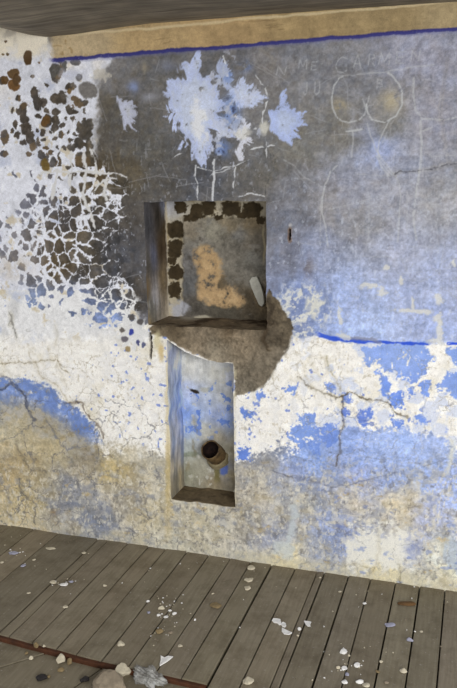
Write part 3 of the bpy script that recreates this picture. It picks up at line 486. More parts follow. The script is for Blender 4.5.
C = mixm(C, (90,126,216), ss(.42,.6,fbm(x*34, z*34, 381)+.25*np.exp(-(((U-196)/14)**2+((V-412)/22)**2)))*.7*ss(372,388,V)*ss(450,425,V))
C = mixm(C, (206,204,194), ss(.5,.7,fbm(x*40+4, z*30, 383))*.7); C = mixm(C, (140,128,98), ss(.5,.9,fbm(x*20+4, z*12, 385))*.5*ss(400,430,V)); C = mixm(C, (60,66,50), 0*x)
C = mixm(C, (42,34,26), ss(1.2,.6,np.hypot((U-194-.0)/5,(V-391-(U-194)*.3)/2)+.3*n3)*.95); C = mixm(C, (176,172,150), ss(1.2,.5,np.hypot((U-206)/6,(V-390)/3)+.3*n3)*.6)
C = mixm(C, (112,104,60), ss(4,1.5,np.abs(U-217+n3))*ss(462,466,V)*ss(486,476,V)*.75); C = mixm(C, (120,128,104), ss(1.2,.5,np.hypot((U-188)/14,(V-454)/3)+.4*n3)*.5); C = mixm(C, (88,112,196), ss(1.2,.5,np.hypot((U-224)/4,(V-470)/6)+.4*n3)*.8)
add_part(np.stack([x, CD-.003*n1-.001*n3, z], -1), C, 150, 330)
wall = build_mesh('wall_back', PARTS, mw); wall['kind'] = 'structure'

# ------------------------------------------------------------------ ceiling
def ceil_z(x):
    px = [(-60,22),(0,27.5),(30,35),(50,37.5),(75,35),(115,29),(151,24),(230,18.5),(340,10),(457,2.5),(520,-2)]
    q = np.array([wallp(*p) for p in px]); return np.interp(x, q[:, 0], q[:, 2])
cxs = np.linspace(-2.6, 2.8, 180); cys = -np.linspace(-.03, 3.4, 120)
PX, PY = np.meshgrid(cxs, cys, indexing='ij')
zflat = float(np.mean(ceil_z(np.linspace(-.3, .8, 20))))
fall = np.exp(PY/.9); PZ = ceil_z(PX)*fall+zflat*(1-fall)+.006*fbm(PX.ravel()*4, PY.ravel()*4, 401).reshape(PX.shape)*np.clip(-PY/.2, 0, 1)
mc, nt, bs = nmat('sooty_ceiling'); bs.inputs['Roughness'].default_value = .9
tc = N(nt, 'ShaderNodeTexCoord'); mpg = N(nt, 'ShaderNodeMapping'); mpg.inputs['Scale'].default_value = (1.3, 16, 1); mpg.inputs['Rotation'].default_value = (0, 0, .1)
n_a = N(nt, 'ShaderNodeTexNoise', Scale=2.6, Detail=6.0, Roughness=.65, Distortion=.4); n_b = N(nt, 'ShaderNodeTexNoise', Scale=9.0, Detail=5.0)
cr = N(nt, 'ShaderNodeValToRGB'); cr.color_ramp.elements[0].position = .3; cr.color_ramp.elements[0].color = (.105, .085, .058, 1); cr.color_ramp.elements[1].position = .72; cr.color_ramp.elements[1].color = (.30, .255, .185, 1)
mm = N(nt, 'ShaderNodeMixRGB', blend_type='OVERLAY'); mm.inputs[0].default_value = .55; bp = N(nt, 'ShaderNodeBump', Strength=.4, Distance=.01)
nt.links.new(tc.outputs['Object'], mpg.inputs[0]); nt.links.new(mpg.outputs[0], n_a.inputs['Vector']); nt.links.new(tc.outputs['Object'], n_b.inputs['Vector']); nt.links.new(n_a.outputs['Fac'], cr.inputs[0])
nt.links.new(cr.outputs[0], mm.inputs[1]); nt.links.new(n_b.outputs['Fac'], mm.inputs[2]); nt.links.new(mm.outputs[0], bs.inputs['Base Color']); nt.links.new(n_a.outputs['Fac'], bp.inputs['Height']); nt.links.new(bp.outputs[0], bs.inputs['Normal'])
def grid_obj(name, P, nu, nv, mat, flip=False):
    i = np.arange(nu*nv).reshape(nu, nv); q = np.stack([i[:-1, :-1], i[1:, :-1], i[1:, 1:], i[:-1, 1:]], -1).reshape(-1, 4)
    me = bpy.data.meshes.new(name); me.from_pydata(P.reshape(-1, 3).tolist(), [], q.tolist()); me.materials.append(mat)
    for p_ in me.polygons: p_.use_smooth = True
    o = bpy.data.objects.new(name, me); sc.collection.objects.link(o); return o
ceil = grid_obj('ceiling', np.stack([PX, PY, PZ], -1), len(cxs), len(cys), mc); ceil['kind'] = 'structure'
sm = ceil.modifiers.new('thick', 'SOLIDIFY'); sm.thickness = .05; sm.offset = -1

# ------------------------------------------------------------------ floor of old boards
mf, nt, bs = nmat('worn_floor_boards'); bs.inputs['Roughness'].default_value = .62; bs.inputs['Specular IOR Level'].default_value = .3
tc = N(nt, 'ShaderNodeTexCoord'); at = N(nt, 'ShaderNodeAttribute', attribute_name='tone'); mpg = N(nt, 'ShaderNodeMapping'); mpg.inputs['Scale'].default_value = (30, 2.0, 30)
g1 = N(nt, 'ShaderNodeTexNoise', Scale=3.0, Detail=5.0, Roughness=.6); g2 = N(nt, 'ShaderNodeTexNoise', Scale=9.0, Detail=6.0, Roughness=.7); g3 = N(nt, 'ShaderNodeTexNoise', Scale=90.0, Detail=2.0)
c1 = N(nt, 'ShaderNodeValToRGB'); e = c1.color_ramp.elements; e[0].position = .28; e[0].color = (.170, .143, .098, 1); e[1].position = .7; e[1].color = (.232, .200, .140, 1)
c2 = N(nt, 'ShaderNodeValToRGB'); e = c2.color_ramp.elements; e[0].position = .36; e[0].color = (.66, .63, .58, 1); e[1].position = .54; e[1].color = (1, 1, 1, 1)
c3 = N(nt, 'ShaderNodeValToRGB'); e = c3.color_ramp.elements; e[0].position = .66; e[0].color = (0, 0, 0, 1); e[1].position = .74; e[1].color = (1, 1, 1, 1)
m1 = N(nt, 'ShaderNodeMixRGB', blend_type='MULTIPLY'); m1.inputs[0].default_value = .8; m2 = N(nt, 'ShaderNodeMixRGB', blend_type='MULTIPLY'); m2.inputs[0].default_value = 1
m3 = N(nt, 'ShaderNodeMixRGB'); m3.inputs[2].default_value = (.34, .31, .27, 1); ml = N(nt, 'ShaderNodeMath', operation='MULTIPLY'); ml.inputs[1].default_value = .55; bp = N(nt, 'ShaderNodeBump', Strength=.3, Distance=.003)
L = nt.links.new
L(tc.outputs['Object'], mpg.inputs[0]); L(mpg.outputs[0], g1.inputs['Vector']); L(tc.outputs['Object'], g2.inputs['Vector']); L(tc.outputs['Object'], g3.inputs['Vector']); L(g1.outputs['Fac'], c1.inputs[0]); L(g2.outputs['Fac'], c2.inputs[0]); L(g3.outputs['Fac'], c3.inputs[0])
L(c1.outputs[0], m1.inputs[1]); L(c2.outputs[0], m1.inputs[2]); L(m1.outputs[0], m2.inputs[1]); L(at.outputs['Color'], m2.inputs[2]); L(c3.outputs[0], ml.inputs[0]); L(ml.outputs[0], m3.inputs[0]); L(m2.outputs[0], m3.inputs[1]); L(m3.outputs[0], bs.inputs['Base Color'])
L(g1.outputs['Fac'], bp.inputs['Height']); L(bp.outputs[0], bs.inputs['Normal'])

SINK = -.02
base_px = [-14, 10, 33, 58, 98, 108, 128, 149, 166, 187, 209, 231, 251.5, 272.5, 296, 318, 325, 349, 371, 396, 420, 445]
jx = []
for p in base_px:
    yb = 525+.142*p; jx.append(floorp(p, yb)[0])
wj = .092
jx = [jx[0]-wj*k for k in range(14, 0, -1)]+jx+[jx[-1]+wj*k for k in range(1, 16)]
gap = {}
A0, A1, A2 = floorp(0, 634), floorp(103, 661), floorp(207, 683.5)
def cut_y(x): return np.interp(x, [A0[0], A1[0], A2[0]], [A0[1], A1[1], A2[1]]) if x > A0[0] else A0[1]+(A0[1]-A1[1])/(A0[0]-A1[0])*(x-A0[0])
kcut = int(np.argmin([abs(q-floorp(207.5, 687)[0]) for q in jx])); XCUT = jx[kcut]
rnd = random.Random(11)
bm = bmesh.new(); tone_l = bm.verts.layers.float_color.new('tone')
def board(xl, xr, y0l, y0r, y1, ztop, tone, th=.022):
    """plank from front edge (y0l..y0r) back to y1, slightly rounded top edges"""
    r = .0022; n = max(2, int(abs(y1-min(y0l, y0r))/.12)); prof = [(0, -th), (0, -r), (.0008, -r*.35), (r, 0), (1, 0), (2, -r*.35), (3, -r), (4, -th)]
    tw = rnd.uniform(-.0015, .0015); prev = None; ph = rnd.uniform(0, 9)
    for k in range(n+1):
        t = k/n; ring = []
        w0 = .0012*math.sin(t*9+ph); 
        xsq = [xl, xl, xl+.0008, xl+r, xr-r, xr-.0008, xr, xr]
        for q, (xv, pz) in enumerate(zip(xsq, (-th, -r, -r*.35, 0, 0, -r*.35, -r, -th))):
            f = (xv-xl)/(xr-xl); y0 = y0l+(y0r-y0l)*f
            v_ = bm.verts.new((xv+w0*.6, y0+(y1-y0)*t, ztop+pz+tw*(f-.5)*2+.0008*math.sin(t*14+ph*2))); v_[tone_l] = (*tone, 1); ring.append(v_)
        if prev:
            for q in range(8): bm.faces.new((prev[q], prev[(q+1) % 8], ring[(q+1) % 8], ring[q]))
        else: bm.faces.new(ring[::-1])
        prev = ring
    bm.faces.new(prev)
wide = {272.5: .009, 349: .007, 98: .006, 209: .005, 420: .0055, 396: .005, 445: .006, 325: .005}
gaps = [(.0052 if rnd.random() < .5 else .0042) for _ in jx]
for p, gw in wide.items():
    k = int(np.argmin([abs(q-floorp(p, 525+.142*p)[0]) for q in jx])); gaps[k] = gw
for k in range(len(jx)-1):
    xl, xr = jx[k]+gaps[k]/2, jx[k+1]-gaps[k+1]/2
    b = rnd.uniform(.88, 1.1); tone = (b*rnd.uniform(.99, 1.02), b, b*rnd.uniform(.96, 1.02)); zt = rnd.uniform(-.0015, .001)
    if xr <= XCUT+.001: board(xl, xr, cut_y(xl), cut_y(xr), .03, zt, tone)
    else: board(xl, xr, -3.2, -3.2, .03, zt, tone)
# sunken boards in the front corner, wider, running another way
q0, q1 = floorp(0, 667, SINK), floorp(36, 656, SINK); q2, q3 = floorp(85, 680, SINK), floorp(108, 664, SINK)
dr = np.array([q1[0]-q0[0], q1[1]-q0[1]]); 
def dark_tone(): 
    b = rnd.uniform(.85, 1.0); return (b, b, b*.98)
def free_board(poly, zt):
    th = .022; r = .002; c = np.mean(poly, 0); tone = dark_tone(); top = []; mid = []; bot = []
    for p in poly:
        d = (c-p)/np.linalg.norm(c-p)
        for lst, pp, zz_ in ((top, p+d*r, zt), (mid, p, zt-r), (bot, p, zt-th)):
            v_ = bm.verts.new((pp[0], pp[1], zz_)); v_[tone_l] = (*tone, 1); lst.append(v_)
    n = len(poly); bm.faces.new(top)
    for i in range(n):
        j = (i+1) % n; bm.faces.new((mid[i], mid[j], top[j], top[i])); bm.faces.new((bot[i], bot[j], mid[j], mid[i]))
    bm.faces.new(bot[::-1])
XL = jx[0]-.1; YF = -3.2
def yc(x): return float(cut_y(x))+.012
def ln(qa, qb, x): return qa[1]+(qb[1]-qa[1])/(qb[0]-qa[0])*(x-qa[0])
g = .004
xm = q3[0]+.006
xi = q3[0]
# slanting seams: seam A (q0-q1), seam B (q2-q3)
XF = XCUT-.004
def seam_x_at_y(qa, qb, y): return qa[0]+(qb[0]-qa[0])/(qb[1]-qa[1])*(y-qa[1])
sa_top = None
for xx_ in np.linspace(q1[0], q1[0]+.6, 400):
    if ln(q0, q1, xx_) >= yc(xx_): sa_top = xx_; break
sa_top = sa_top if sa_top is not None else q1[0]+.2
sb_top = q3[0]
for xx_ in np.linspace(q2[0], q2[0]+.6, 400):
    if ln(q2, q3, xx_) >= yc(xx_): sb_top = xx_; break
P_ = lambda x, y: np.array([x, y], float)
sbf = seam_x_at_y(q2, q3, YF)
free_board([P_(XL, ln(q0, q1, XL)+g), P_(sa_top-g, yc(sa_top)), P_(XL, yc(XL))], SINK)
free_board([P_(XL, YF), P_(min(sbf, XF)-g, YF), P_(sb_top-g, yc(sb_top)), P_(sa_top+g, yc(sa_top)), P_(XL, ln(q0, q1, XL)-g)], SINK-.002)
free_board([P_(min(sbf, XF)+g, YF), P_(XF, YF), P_(XF, yc(XF)), P_(sb_top+g, yc(sb_top))], SINK+.001)
bmesh.ops.recalc_face_normals(bm, faces=bm.faces)
me = bpy.data.meshes.new('floor'); bm.to_mesh(me); bm.free(); me.materials.append(mf)
flo = bpy.data.objects.new('floor', me); sc.collection.objects.link(flo); flo['kind'] = 'structure'

def simple(name, col, rough=.8, var=.25, scale=30.0, col2=None, bump=.3):
    m, nt, bs = nmat(name); bs.inputs['Roughness'].default_value = rough; bs.inputs['Specular IOR Level'].default_value = .25
    tc = N(nt, 'ShaderNodeTexCoord'); n = N(nt, 'ShaderNodeTexNoise', Scale=scale, Detail=5.0, Roughness=.65); c = N(nt, 'ShaderNodeValToRGB')
    l = [(v/255)**2.2 for v in col]; l2 = [(v/255)**2.2 for v in col2] if col2 else [v*(1-var) for v in l]
    c.color_ramp.elements[0].position = .35; c.color_ramp.elements[0].color = (*l2, 1); c.color_ramp.elements[1].position = .65; c.color_ramp.elements[1].color = (*l, 1)
    b = N(nt, 'ShaderNodeBump', Strength=bump, Distance=.002)
    nt.links.new(tc.outputs['Object'], n.inputs['Vector']); nt.links.new(n.outputs['Fac'], c.inputs[0]); nt.links.new(c.outputs[0], bs.inputs['Base Color']); nt.links.new(n.outputs['Fac'], b.inputs['Height']); nt.links.new(b.outputs[0], bs.inputs['Normal']); return m
def link(name, me, mat, parent=None):
    me.materials.append(mat); o = bpy.data.objects.new(name, me); sc.collection.objects.link(o); o.parent = parent; return o
def tag(o, label, cat, group=None):
    o['label'] = label; o['category'] = cat
    if group: o['group'] = group
    return o
# dark ground below the boards
M_dark = simple('dirt_under_floor', (46,38,30)); bm = bmesh.new(); bmesh.ops.create_grid(bm, x_segments=2, y_segments=2, size=1)
for v_ in bm.verts: v_.co = (v_.co.x*2.9, -1.6+v_.co.y*1.63, -.062)
me = bpy.data.meshes.new('floor_void'); bm.to_mesh(me); bm.free(); fv = link('floor_subsoil', me, M_dark); fv['kind'] = 'structure'
# rust-red batten along the cut board ends
M_rust = simple('rust_red_batten', (86,54,36), .8, .4, 22, (58,39,28)); bm = bmesh.new()
xb = np.linspace(jx[0], XCUT-.004, 40); prev = None
for k, x_ in enumerate(xb):
    y_ = float(cut_y(x_)); wv = .0012*math.sin(k*1.9)
    ring = [bm.verts.new((x_, y_+a_, b_)) for a_, b_ in ((-.001, SINK-.014), (-.016+wv, SINK-.014), (-.016+wv, -.008), (-.0135+wv, -.005+wv), (-.001, -.005+wv))]
    if prev:
        for q in range(5): bm.faces.new((prev[q], prev[(q+1) % 5], ring[(q+1) % 5], ring[q]))
    else: bm.faces.new(ring)
    prev = ring
bm.faces.new(prev[::-1]); bmesh.ops.recalc_face_normals(bm, faces=bm.faces); me = bpy.data.meshes.new('trim_1'); bm.to_mesh(me); bm.free(); t1 = link('trim_1', me, M_rust); t1['kind'] = 'structure'

# ------------------------------------------------------------------ the flue pipe in the channel
M_pipe = simple('rusty_glazed_pipe', (126,104,72), .6, .5, 40, (66,52,38)); M_soot = simple('sooty_rust', (40,25,20), .85, .6, 60, (17,11,10)); M_seal = simple('crumbling_pipe_mortar', (150,138,108), .9, .3, 50)
cb0 = wallp(217.0, 455.5, CD); cf0 = wallp(210.0, 449.5, CD-.075); axv = Vector(cf0-cb0).normalized()
root = bpy.data.objects.new('flue_pipe', None); sc.collection.objects.link(root); root.location = cb0; tag(root, 'short rusty round pipe stub jutting from the blue niche wall', 'pipe')
def tube(name, prof, mat, seg=40, jit=0.0):
    bm = bmesh.new(); q = axv.to_track_quat('Z', 'Y'); rings = []; rr = random.Random(5)
    for r_, h_ in prof:
        rings.append([bm.verts.new(q @ Vector((math.cos(a_)*r_*(1+jit*math.sin(a_*5+h_*60)), math.sin(a_)*r_*(1+jit*math.cos(a_*4)), h_+jit*.03*math.sin(a_*7)))) for a_ in (2*math.pi*k/seg for k in range(seg))])
    for A, B in zip(rings[:-1], rings[1:]):
        for k in range(seg): bm.faces.new((A[k], A[(k+1) % seg], B[(k+1) % seg], B[k])).smooth = True
    return bm
LP = float(np.linalg.norm(cf0-cb0))
bm = tube('p', [(.048, -.03), (.046, .02), (.0445, LP-.012), (.045, LP-.004), (.0435, LP), (.0405, LP-.001), (.039, LP-.006)], 0, 40, .02); me = bpy.data.meshes.new('pipe_body'); bm.to_mesh(me); bm.free(); link('pipe_body', me, M_pipe, root)
bm = tube('p', [(.0394, LP-.005), (.038, LP-.02), (.0365, .046), (.028, .040), (.001, .039)], 0, 40, .03); me = bpy.data.meshes.new('pipe_lining'); bm.to_mesh(me); bm.free(); link('pipe_lining', me, M_soot, root)['label'] = 'sooty red-brown inside of the pipe'
bm = tube('p', [(.060, -.02), (.056, -.004), (.051, .004), (.0455, .009)], 0, 60, .06); me = bpy.data.meshes.new('mortar_collar'); bm.to_mesh(me); bm.free(); link('mortar_collar', me, M_seal, root)['label'] = 'ragged pale mortar round the foot of the pipe'

# ------------------------------------------------------------------ loose plaster
M_white = simple('white_plaster_flake', (232,230,226), .85, .12, 60); M_cream = simple('cream_plaster', (206,196,172), .9, .3, 50); M_tan = simple('tan_plaster', (140,122,90), .9, .3, 50); M_grey = simple('grey_plaster', (142,130,112), .9, .3, 40)
M_lilac = simple('lilac_paint_chip', (168,168,186), .8, .3, 60); M_black = simple('dark_clinker', (50,46,46), .55, .5, 40); M_bag = simple('dirty_clear_plastic', (172,172,168), .2, .5, 30, (92,88,82)); M_wood = simple('brown_wood_chip', (104,78,50), .8, .4, 40)
def chip_mesh(name, sx, sy, th, seed, curl=.15, n=11, pts=None):
    rr = random.Random(seed); bm = bmesh.new()
    if pts is None: pts = [(math.cos(2*math.pi*k/n)*sx*rr.uniform(.65, 1.1), math.sin(2*math.pi*k/n)*sy*rr.uniform(.65, 1.1)) for k in range(n)]
    def zc(x_, y_): return curl*((x_/max(sx, 1e-6))**2*.6+(y_/max(sy, 1e-6))**2*.4)*min(sx, sy)+th*.25*math.sin(x_*190+seed)
    top = []; m2 = []; bot = []
    for x_, y_ in pts:
        top.append(bm.verts.new((x_*.93, y_*.93, zc(x_, y_)+th))); m2.append(bm.verts.new((x_, y_, zc(x_, y_)+th*.7))); bot.append(bm.verts.new((x_*.97, y_*.97, zc(x_, y_))))
    half = [bm.verts.new((x_*.5, y_*.5, zc(x_*.5, y_*.5)+th*rr.uniform(.9, 1.15))) for x_, y_ in pts]; c_ = bm.verts.new((0, 0, th)); cb2 = bm.verts.new((0, 0, 0)); k_ = len(pts)
    for i in range(k_):
        j = (i+1) % k_
        bm.faces.new((c_, half[i], half[j])); bm.faces.new((half[i], top[i], top[j], half[j])); bm.faces.new((top[i], m2[i], m2[j], top[j])); bm.faces.new((m2[i], bot[i], bot[j], m2[j])); bm.faces.new((bot[i], cb2, bot[j]))
    bmesh.ops.recalc_face_normals(bm, faces=bm.faces); zmin = min(v_.co.z for v_ in bm.verts)
    for v_ in bm.verts: v_.co.z -= zmin
    me = bpy.data.meshes.new(name); bm.to_mesh(me); bm.free(); return me
def lump_mesh(name, sx, sy, sz, seed, rough=.35, sub=3):
    bm = bmesh.new(); bmesh.ops.create_icosphere(bm, subdivisions=sub, radius=1)
    rr = random.Random(seed); pl = [(Vector((rr.gauss(0, 1), rr.gauss(0, 1), rr.gauss(0, 1))).normalized(), rr.uniform(.5, .9)) for _ in range(9)]
    for v_ in bm.verts:
        d = v_.co.normalized()
        k = min([1.0]+[b_/max(d.dot(a_), .01) for a_, b_ in pl if d.dot(a_) > .3])
        k *= 1+rough*.25*math.sin(d.x*7+seed)*math.sin(d.y*6+seed*2)*math.cos(d.z*5)
        v_.co = Vector((d.x*sx, d.y*sy, d.z*sz))*k
        v_.co.z = max(v_.co.z, -sz*.45)
    zmin = min(v_.co.z for v_ in bm.verts)
    for v_ in bm.verts: v_.co.z -= zmin
    me = bpy.data.meshes.new(name); bm.to_mesh(me); bm.free(); return me
def floor_z(px, py):
    P = floorp(px, py)
    if P[0] < XCUT-.01 and P[1] < cut_y(P[0])-.02: return SINK
    return 0.0
def put(name, me, mat, px, py, label, cat, group=None, rz=0.0, tilt=0.0, dz=.0005):
    z0 = floor_z(px, py); P = floorp(px, py, z0); o = link(name, me, mat); o.location = (P[0], P[1], z0+dz); o.rotation_euler = (tilt, 0, rz); return tag(o, label, cat, group)
def K(w_, py): return w_*(1.0/745)*2.75*(1-.0009*(py-600))       # photo width in pixels to metres on the floor
def flake(px, py, wpx, hpx, label, mat=M_white, rz=.3, curl=.1, th=.004, pts=None, group=None, name='plaster_flake'):
    sx = K(wpx, py)/2; sy = K(hpx, py)*.95; return put(name, chip_mesh(name, sx, sy, th, int(px*7+py*3), curl, pts=None if pts is None else [(a_*sx, b_*sy) for a_, b_ in pts]), mat, px, py, label, 'plaster flake', group, rz)
def lump(px, py, wpx, hpx, label, mat=M_white, rz=.4, group=None, name='plaster_lump', cat='plaster lump', rough=.35, f=1.0):
    sx = K(wpx, py)/2*1.02; sz = K(hpx, py)*.36*f; return put(name, lump_mesh(name, sx, sx*.85, sz, int(px*5+py), rough), mat, px, py, label, cat, group, rz)
# the large white flakes by the middle boards
flake(277.5,622,13,5,'larger white plaster flake at the left of the bright cluster on mid-floor boards', rz=-.45, pts=[(-1,.1),(-.6,.8),(0,1),(.5,.4),(1,-.3),(.9,-.8),(.3,-.6),(-.2,-.9),(-.8,-.7)])
flake(284,625.5,9,4,'smaller white flake touching the right end of the large white mid-floor flake', rz=-.6, pts=[(-1,.6),(-.2,.9),(.7,.1),(1,-.7),(.2,-.9),(-.8,-.5)])
flake(286,632.5,14,5,'long white plaster flake lying just below the large mid-floor pair', rz=-.2, pts=[(-1,.9),(-.4,.6),(.3,.5),(1,.1),(.8,-.8),(0,-1),(-.6,-.4)])
lump(299.5,630,4.5,6,'small white lump standing between the long flake and the angular flake', M_white)
flake(307.5,624.5,8,6,'angular white flake at the right end of the mid-floor cluster', rz=.2, pts=[(-1,.7),(.3,.8),(1,.5),(.7,-.3),(.8,-1),(0,-.7),(-.5,-.2)])
lump(298,636,3.5,3,'tiny grey white lump in front of the white mid-floor cluster', M_cream)
flake(163.5,661.5,13,10,'white three-cornered flake beside the rust-red batten', rz=-.1, curl=.06, pts=[(-1,.6),(-.3,.55),(.2,.9),(.95,1),(.7,.1),(.35,-.6),(.15,-1),(-.15,-.7),(-.5,0)])
# three flakes near the wall
for px, py, w_, h_, lb, m_ in ((251,568.5,11,5,'cream plaster lump closest to the wall foot in a line of three',M_cream),(249,581,11,4,'cream flake in the middle of the line of three near the wall',M_cream),(247.5,589,9,4,'cream flake farthest from the wall in the line of three',M_cream)):
    lump(px, py, w_, h_, lb, m_) if 'lump' in lb else flake(px, py, w_, h_, lb, m_, th=.007)
# cluster left of centre
for px, py, w_, h_, lb, m_ in ((161.5,609,8,7,'rounded cream lump at the back of the white crumb cluster',M_cream),(158.5,616,5,4,'white crumb in front of the rounded cream lump',M_white),(166,617.5,6,3,'flat white crumb in the middle of the crumb cluster',M_white),(174.5,614.5,5,6,'upright white crumb at the right end of the crumb cluster',M_white),(148.5,613,5,2.5,'thin pale crumb at the left end of the crumb cluster',M_lilac),(170,611,4,3,'pale crumb behind the upright white crumb',M_white),
  (159.5,632.5,9,7,'tan lump in front of the white crumb cluster',M_tan),(170,633,6,4,'grey lump beside the tan lump',M_grey),(180.5,646.5,6,4,'small cream lump alone on a board behind the white three-cornered flake',M_cream),(195,620.5,3,4,'single white crumb alone right of the crumb cluster',M_white),(213,594,4,2.5,'single pale crumb alone behind the broad tan clod',M_cream),(121,644.5,10,7,'round cream lump behind the batten left of the three-cornered flake',M_cream),(248,682,12,8,'pale round lump at the front edge of the middle floor',M_cream),(174.5,681,7,6,'cream lump below the right end of the batten',M_cream),
  (216,606,14,4,'broad low tan clod on the middle boards',M_tan)):
    lump(px, py, w_, h_, lb, m_)
# right cluster
for px, py, w_, h_, lb, m_ in ((343.5,652.5,9,7,'largest round white lump on the right-hand boards',M_white),(349,656,3,3,'tiny crumb touching the largest round white lump',M_cream),(356.5,666,8,6,'second round white lump in front of the largest one',M_white),(344.5,669.5,7,6,'crumbly white lump left of the second round lump',M_white),(338,668.5,4.5,5,'small white crumb at the left end of the right-hand cluster',M_cream),(347,675,5,4,'lilac crumb below the crumbly white lump',M_lilac),(345,682.5,7,4,'flat white lump near the front edge below the right-hand cluster',M_white),(359.5,682.5,8,7,'tall white lump near the front edge',M_white),(366.5,686,8,5,'pale lump touching the tall white lump at the front edge',M_cream),
  (403.5,671.5,8,6,'squarish cream lump alone on the right-hand boards',M_cream),(386,683,6,4,'greyish crumb near the front edge right of the pale lumps',M_grey),(381,662.5,4,4,'cream crumb wedged on the board joint on the right',M_cream),(377.5,672.5,5,4,'tan crumb just in front of the crumb on the board joint',M_tan),(410.5,641,8,6,'lilac paint chip on the rightmost boards',M_lilac),(421.5,632,4,2,'small pale crumb behind the lilac paint chip',M_cream),(390,625.5,12,3,'bluish grey smear of crushed plaster on the right-hand boards',M_lilac),(364.5,604,5,3,'white crumb near the wall on the right-hand boards',M_white),(340,592,4,2,'pale crumb close to the wall foot',M_cream),(320,578,3,2.5,'tiny pale crumb at a board joint by the wall foot',M_cream)):
    lump(px, py, w_, h_, lb, m_)
put('wood_chip', lump_mesh('wood_chip', K(21,604)/2, K(9,604)/2, .008, 3), M_wood, 407, 604.5, 'brown splinter of wood lying by the wall on the right', 'wood chip', None, .3)
# left side
for px, py, w_, h_, lb, m_, f_ in ((13.5,553.5,13,5,'pale flat flake by the left wall foot',M_lilac,1),(2,563,5,3,'pale crumb at the far left edge behind the flat flake',M_cream,0),(23,566,7,3,'dusty grey crumb in front of the pale flat flake',M_lilac,0),(34,560,5,2.5,'small cream crumb right of the pale flat flake',M_cream,0),(51,549,13,3,'thin cream flake near the wall foot on the left',M_cream,1),(84,553,6,2.5,'small tan crumb on the joint right of the thin cream flake',M_cream,0),
  (53.5,583,9,5,'white crumb at the left of the left-hand trio',M_cream,0),(64,585,9,5,'white crumb in the middle of the left-hand trio',M_white,0),(71,582,6,2.5,'thin crumb at the right of the left-hand trio',M_lilac,0),(28.5,593.5,5,3.5,'single cream crumb on a joint at the left',M_cream,0),(65.5,607.5,6,4,'single cream crumb in front of the left-hand trio',M_cream,0),(105,586,5,4,'single cream crumb on a board right of the left-hand trio',M_cream,0),(148,602,4,4,'white crumb behind the crumb cluster near a joint',M_white,0)):
    (flake(px, py, w_, h_, lb, m_) if f_ else lump(px, py, w_, h_, lb, m_))
# on the sunken boards
for px, py, w_, h_, lb, m_ in ((60.5,662,10,11,'largest pale yellowish lump on the sunken boards',M_cream),(70,664,6,8,'tan lump right of the largest yellowish lump',M_tan),(61,671,7,4,'low tan lump in front of the largest yellowish lump',M_tan),(36.5,647.5,6,7,'tan lump against the batten at the left',M_tan),(44,647,4,3.5,'bright cream crumb beside the tan lump at the batten',M_cream),(26.5,654,4,3,'tan crumb left of the bright crumb on the sunken boards',M_tan),(31,659,5,4,'bright cream crumb alone on the sunken boards',M_cream)):
    lump(px, py, w_, h_, lb, m_, f=1.6)
lump(42,679,13,7,'dark flat clinker on the sunken boards',M_black,name='clinker',cat='clinker'); lump(85,681,10,10,'upright dark blue-black clinker beside the grey mound',M_black,name='clinker',cat='clinker'); lump(49,677,5,4,'tan crumb against the dark flat clinker',M_tan)
# rubble heap at the bottom
lump(122,674,25,12,'pale yellow plaster chunk leaning under the batten',M_cream,name='plaster_chunk',cat='plaster chunk',rz=.2,f=2.0)
lump(111,688,38,16,'grey rounded chunk at the lower edge in front of the yellow chunk',M_grey,name='plaster_chunk',cat='plaster chunk',rz=.9,f=2.0)
# crumpled plastic round the grey chunk
bm = bmesh.new(); bmesh.ops.create_icosphere(bm, subdivisions=4, radius=1)
for v_ in bm.verts:
    d = v_.co.normalized(); k = 1+.18*math.sin(d.x*7+3*d.y)+.20*abs(math.sin(d.y*9+d.z*7+d.x*3))-.14*abs(math.sin(d.x*12-d.y*6)); v_.co = Vector((d.x*.062*k, d.y*.036*k, max(d.z*.030*k, -.004)))
    v_.co.z += .004
me = bpy.data.meshes.new('plastic_scrap'); bm.to_mesh(me); bm.free(); put('plastic_scrap', me, M_bag, 148, 679, 'crumpled dirty grey plastic scrap below the batten', 'plastic scrap', None, -.25)
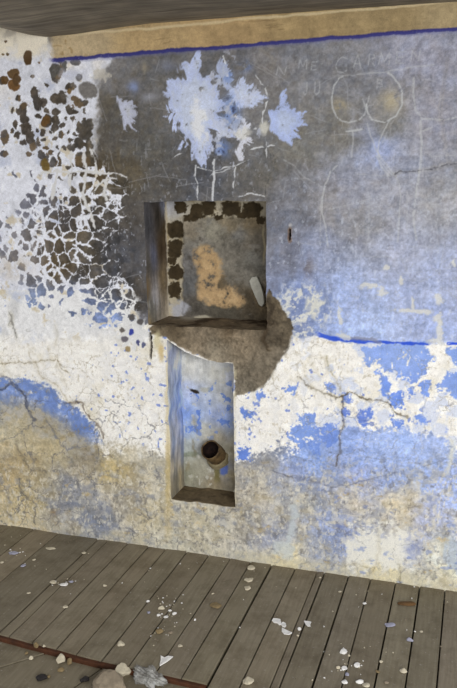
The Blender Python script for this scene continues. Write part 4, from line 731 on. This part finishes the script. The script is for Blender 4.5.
# tiny crumbs nothing tells apart
G = 'tiny pale crumbs strewn over the boards'; crumbs = [lump_mesh('plaster_crumb', .0035, .003, .0022, s_, .3, 2) for s_ in (1, 2, 3)]; rnd = random.Random(21); n_ = 0
for m_, c_ in zip((M_white, M_cream, M_grey), crumbs): c_.materials.append(m_)
while n_ < 190:
    if rnd.random() < .3: px = rnd.gauss(166, 14); py = rnd.gauss(620, 16)
    elif rnd.random() < .15: px = rnd.gauss(62, 9); py = rnd.gauss(583, 4)
    elif rnd.random() < .12: px = rnd.gauss(16, 8); py = rnd.gauss(555, 4)
    elif rnd.random() < .35: px = rnd.gauss(345, 22); py = rnd.gauss(662, 18)
    else: px = rnd.uniform(2, 455); py = 528+.142*px+abs(rnd.gauss(8, 35))
    P_f = floorp(px, py)
    if py > 686 or px < 1 or px > 456 or P_f[1] > -.012 or floor_z(px, py) < 0: continue
    o = bpy.data.objects.new('plaster_crumb', crumbs[rnd.randrange(3)]); sc.collection.objects.link(o); o.location = (P_f[0], P_f[1], .0003); o.rotation_euler = (0, 0, rnd.uniform(0, 6)); k = rnd.uniform(.5, 1.3); o.scale = (k, k, k)
    tag(o, 'tiny pale plaster crumb strewn on the brown floor boards', 'plaster crumb', G); n_ += 1
# dust at the wall foot
bm = bmesh.new(); rnd = random.Random(8)
for i in range(900):
    px = rnd.uniform(-10, 467); P = floorp(px, 525.5+.142*px); x_ = P[0]; y_ = -.008-abs(rnd.gauss(0, .035)); r_ = rnd.uniform(.0008, .0026)
    mt = Matrix.Translation((x_, y_, r_*.5)) @ Matrix.Rotation(rnd.uniform(0, 6), 4, 'Z') @ Matrix.Diagonal((r_, r_*.8, r_*.6, 1)); bmesh.ops.create_icosphere(bm, subdivisions=1, radius=1, matrix=mt)
me = bpy.data.meshes.new('plaster_grit'); bm.to_mesh(me); bm.free(); pg = link('plaster_grit', me, M_grey); tag(pg, 'grey plaster grit gathered along the foot of the wall', 'grit'); pg['kind'] = 'stuff'
# curl of white paint hanging at the right of the niche
pts_px = [(365,275),(372,264),(386,262),(398,285),(410,320),(412,345),(404,356),(394,350),(382,325),(372,300)]
P3 = [wallp(130+a_/3.047, 190+b_/3.047, ND-.012) for a_, b_ in pts_px]; c3 = np.mean(P3, 0); bm = bmesh.new(); fr = []; bk = []
for p_ in P3:
    d = p_-c3; fr.append(bm.verts.new((d[0]*.93, -.004-.010*(abs(d[0])/.02)**2*.3, d[2]*.97))); bk.append(bm.verts.new((d[0], .004, d[2])))
cf = bm.verts.new((0, -.006, 0)); cbk = bm.verts.new((0, .013, 0))
for i in range(len(P3)):
    j = (i+1) % len(P3); bm.faces.new((cf, fr[i], fr[j])); bm.faces.new((fr[i], bk[i], bk[j], fr[j])); bm.faces.new((bk[i], cbk, bk[j]))
bmesh.ops.recalc_face_normals(bm, faces=bm.faces); me = bpy.data.meshes.new('paint_curl'); bm.to_mesh(me); bm.free(); o = link('paint_curl', me, simple('pale_paint_curl', (206,204,192), .8, .2, 60)); o.location = c3
tag(o, 'white curl of peeling paint at the right inside the square niche', 'paint flake')
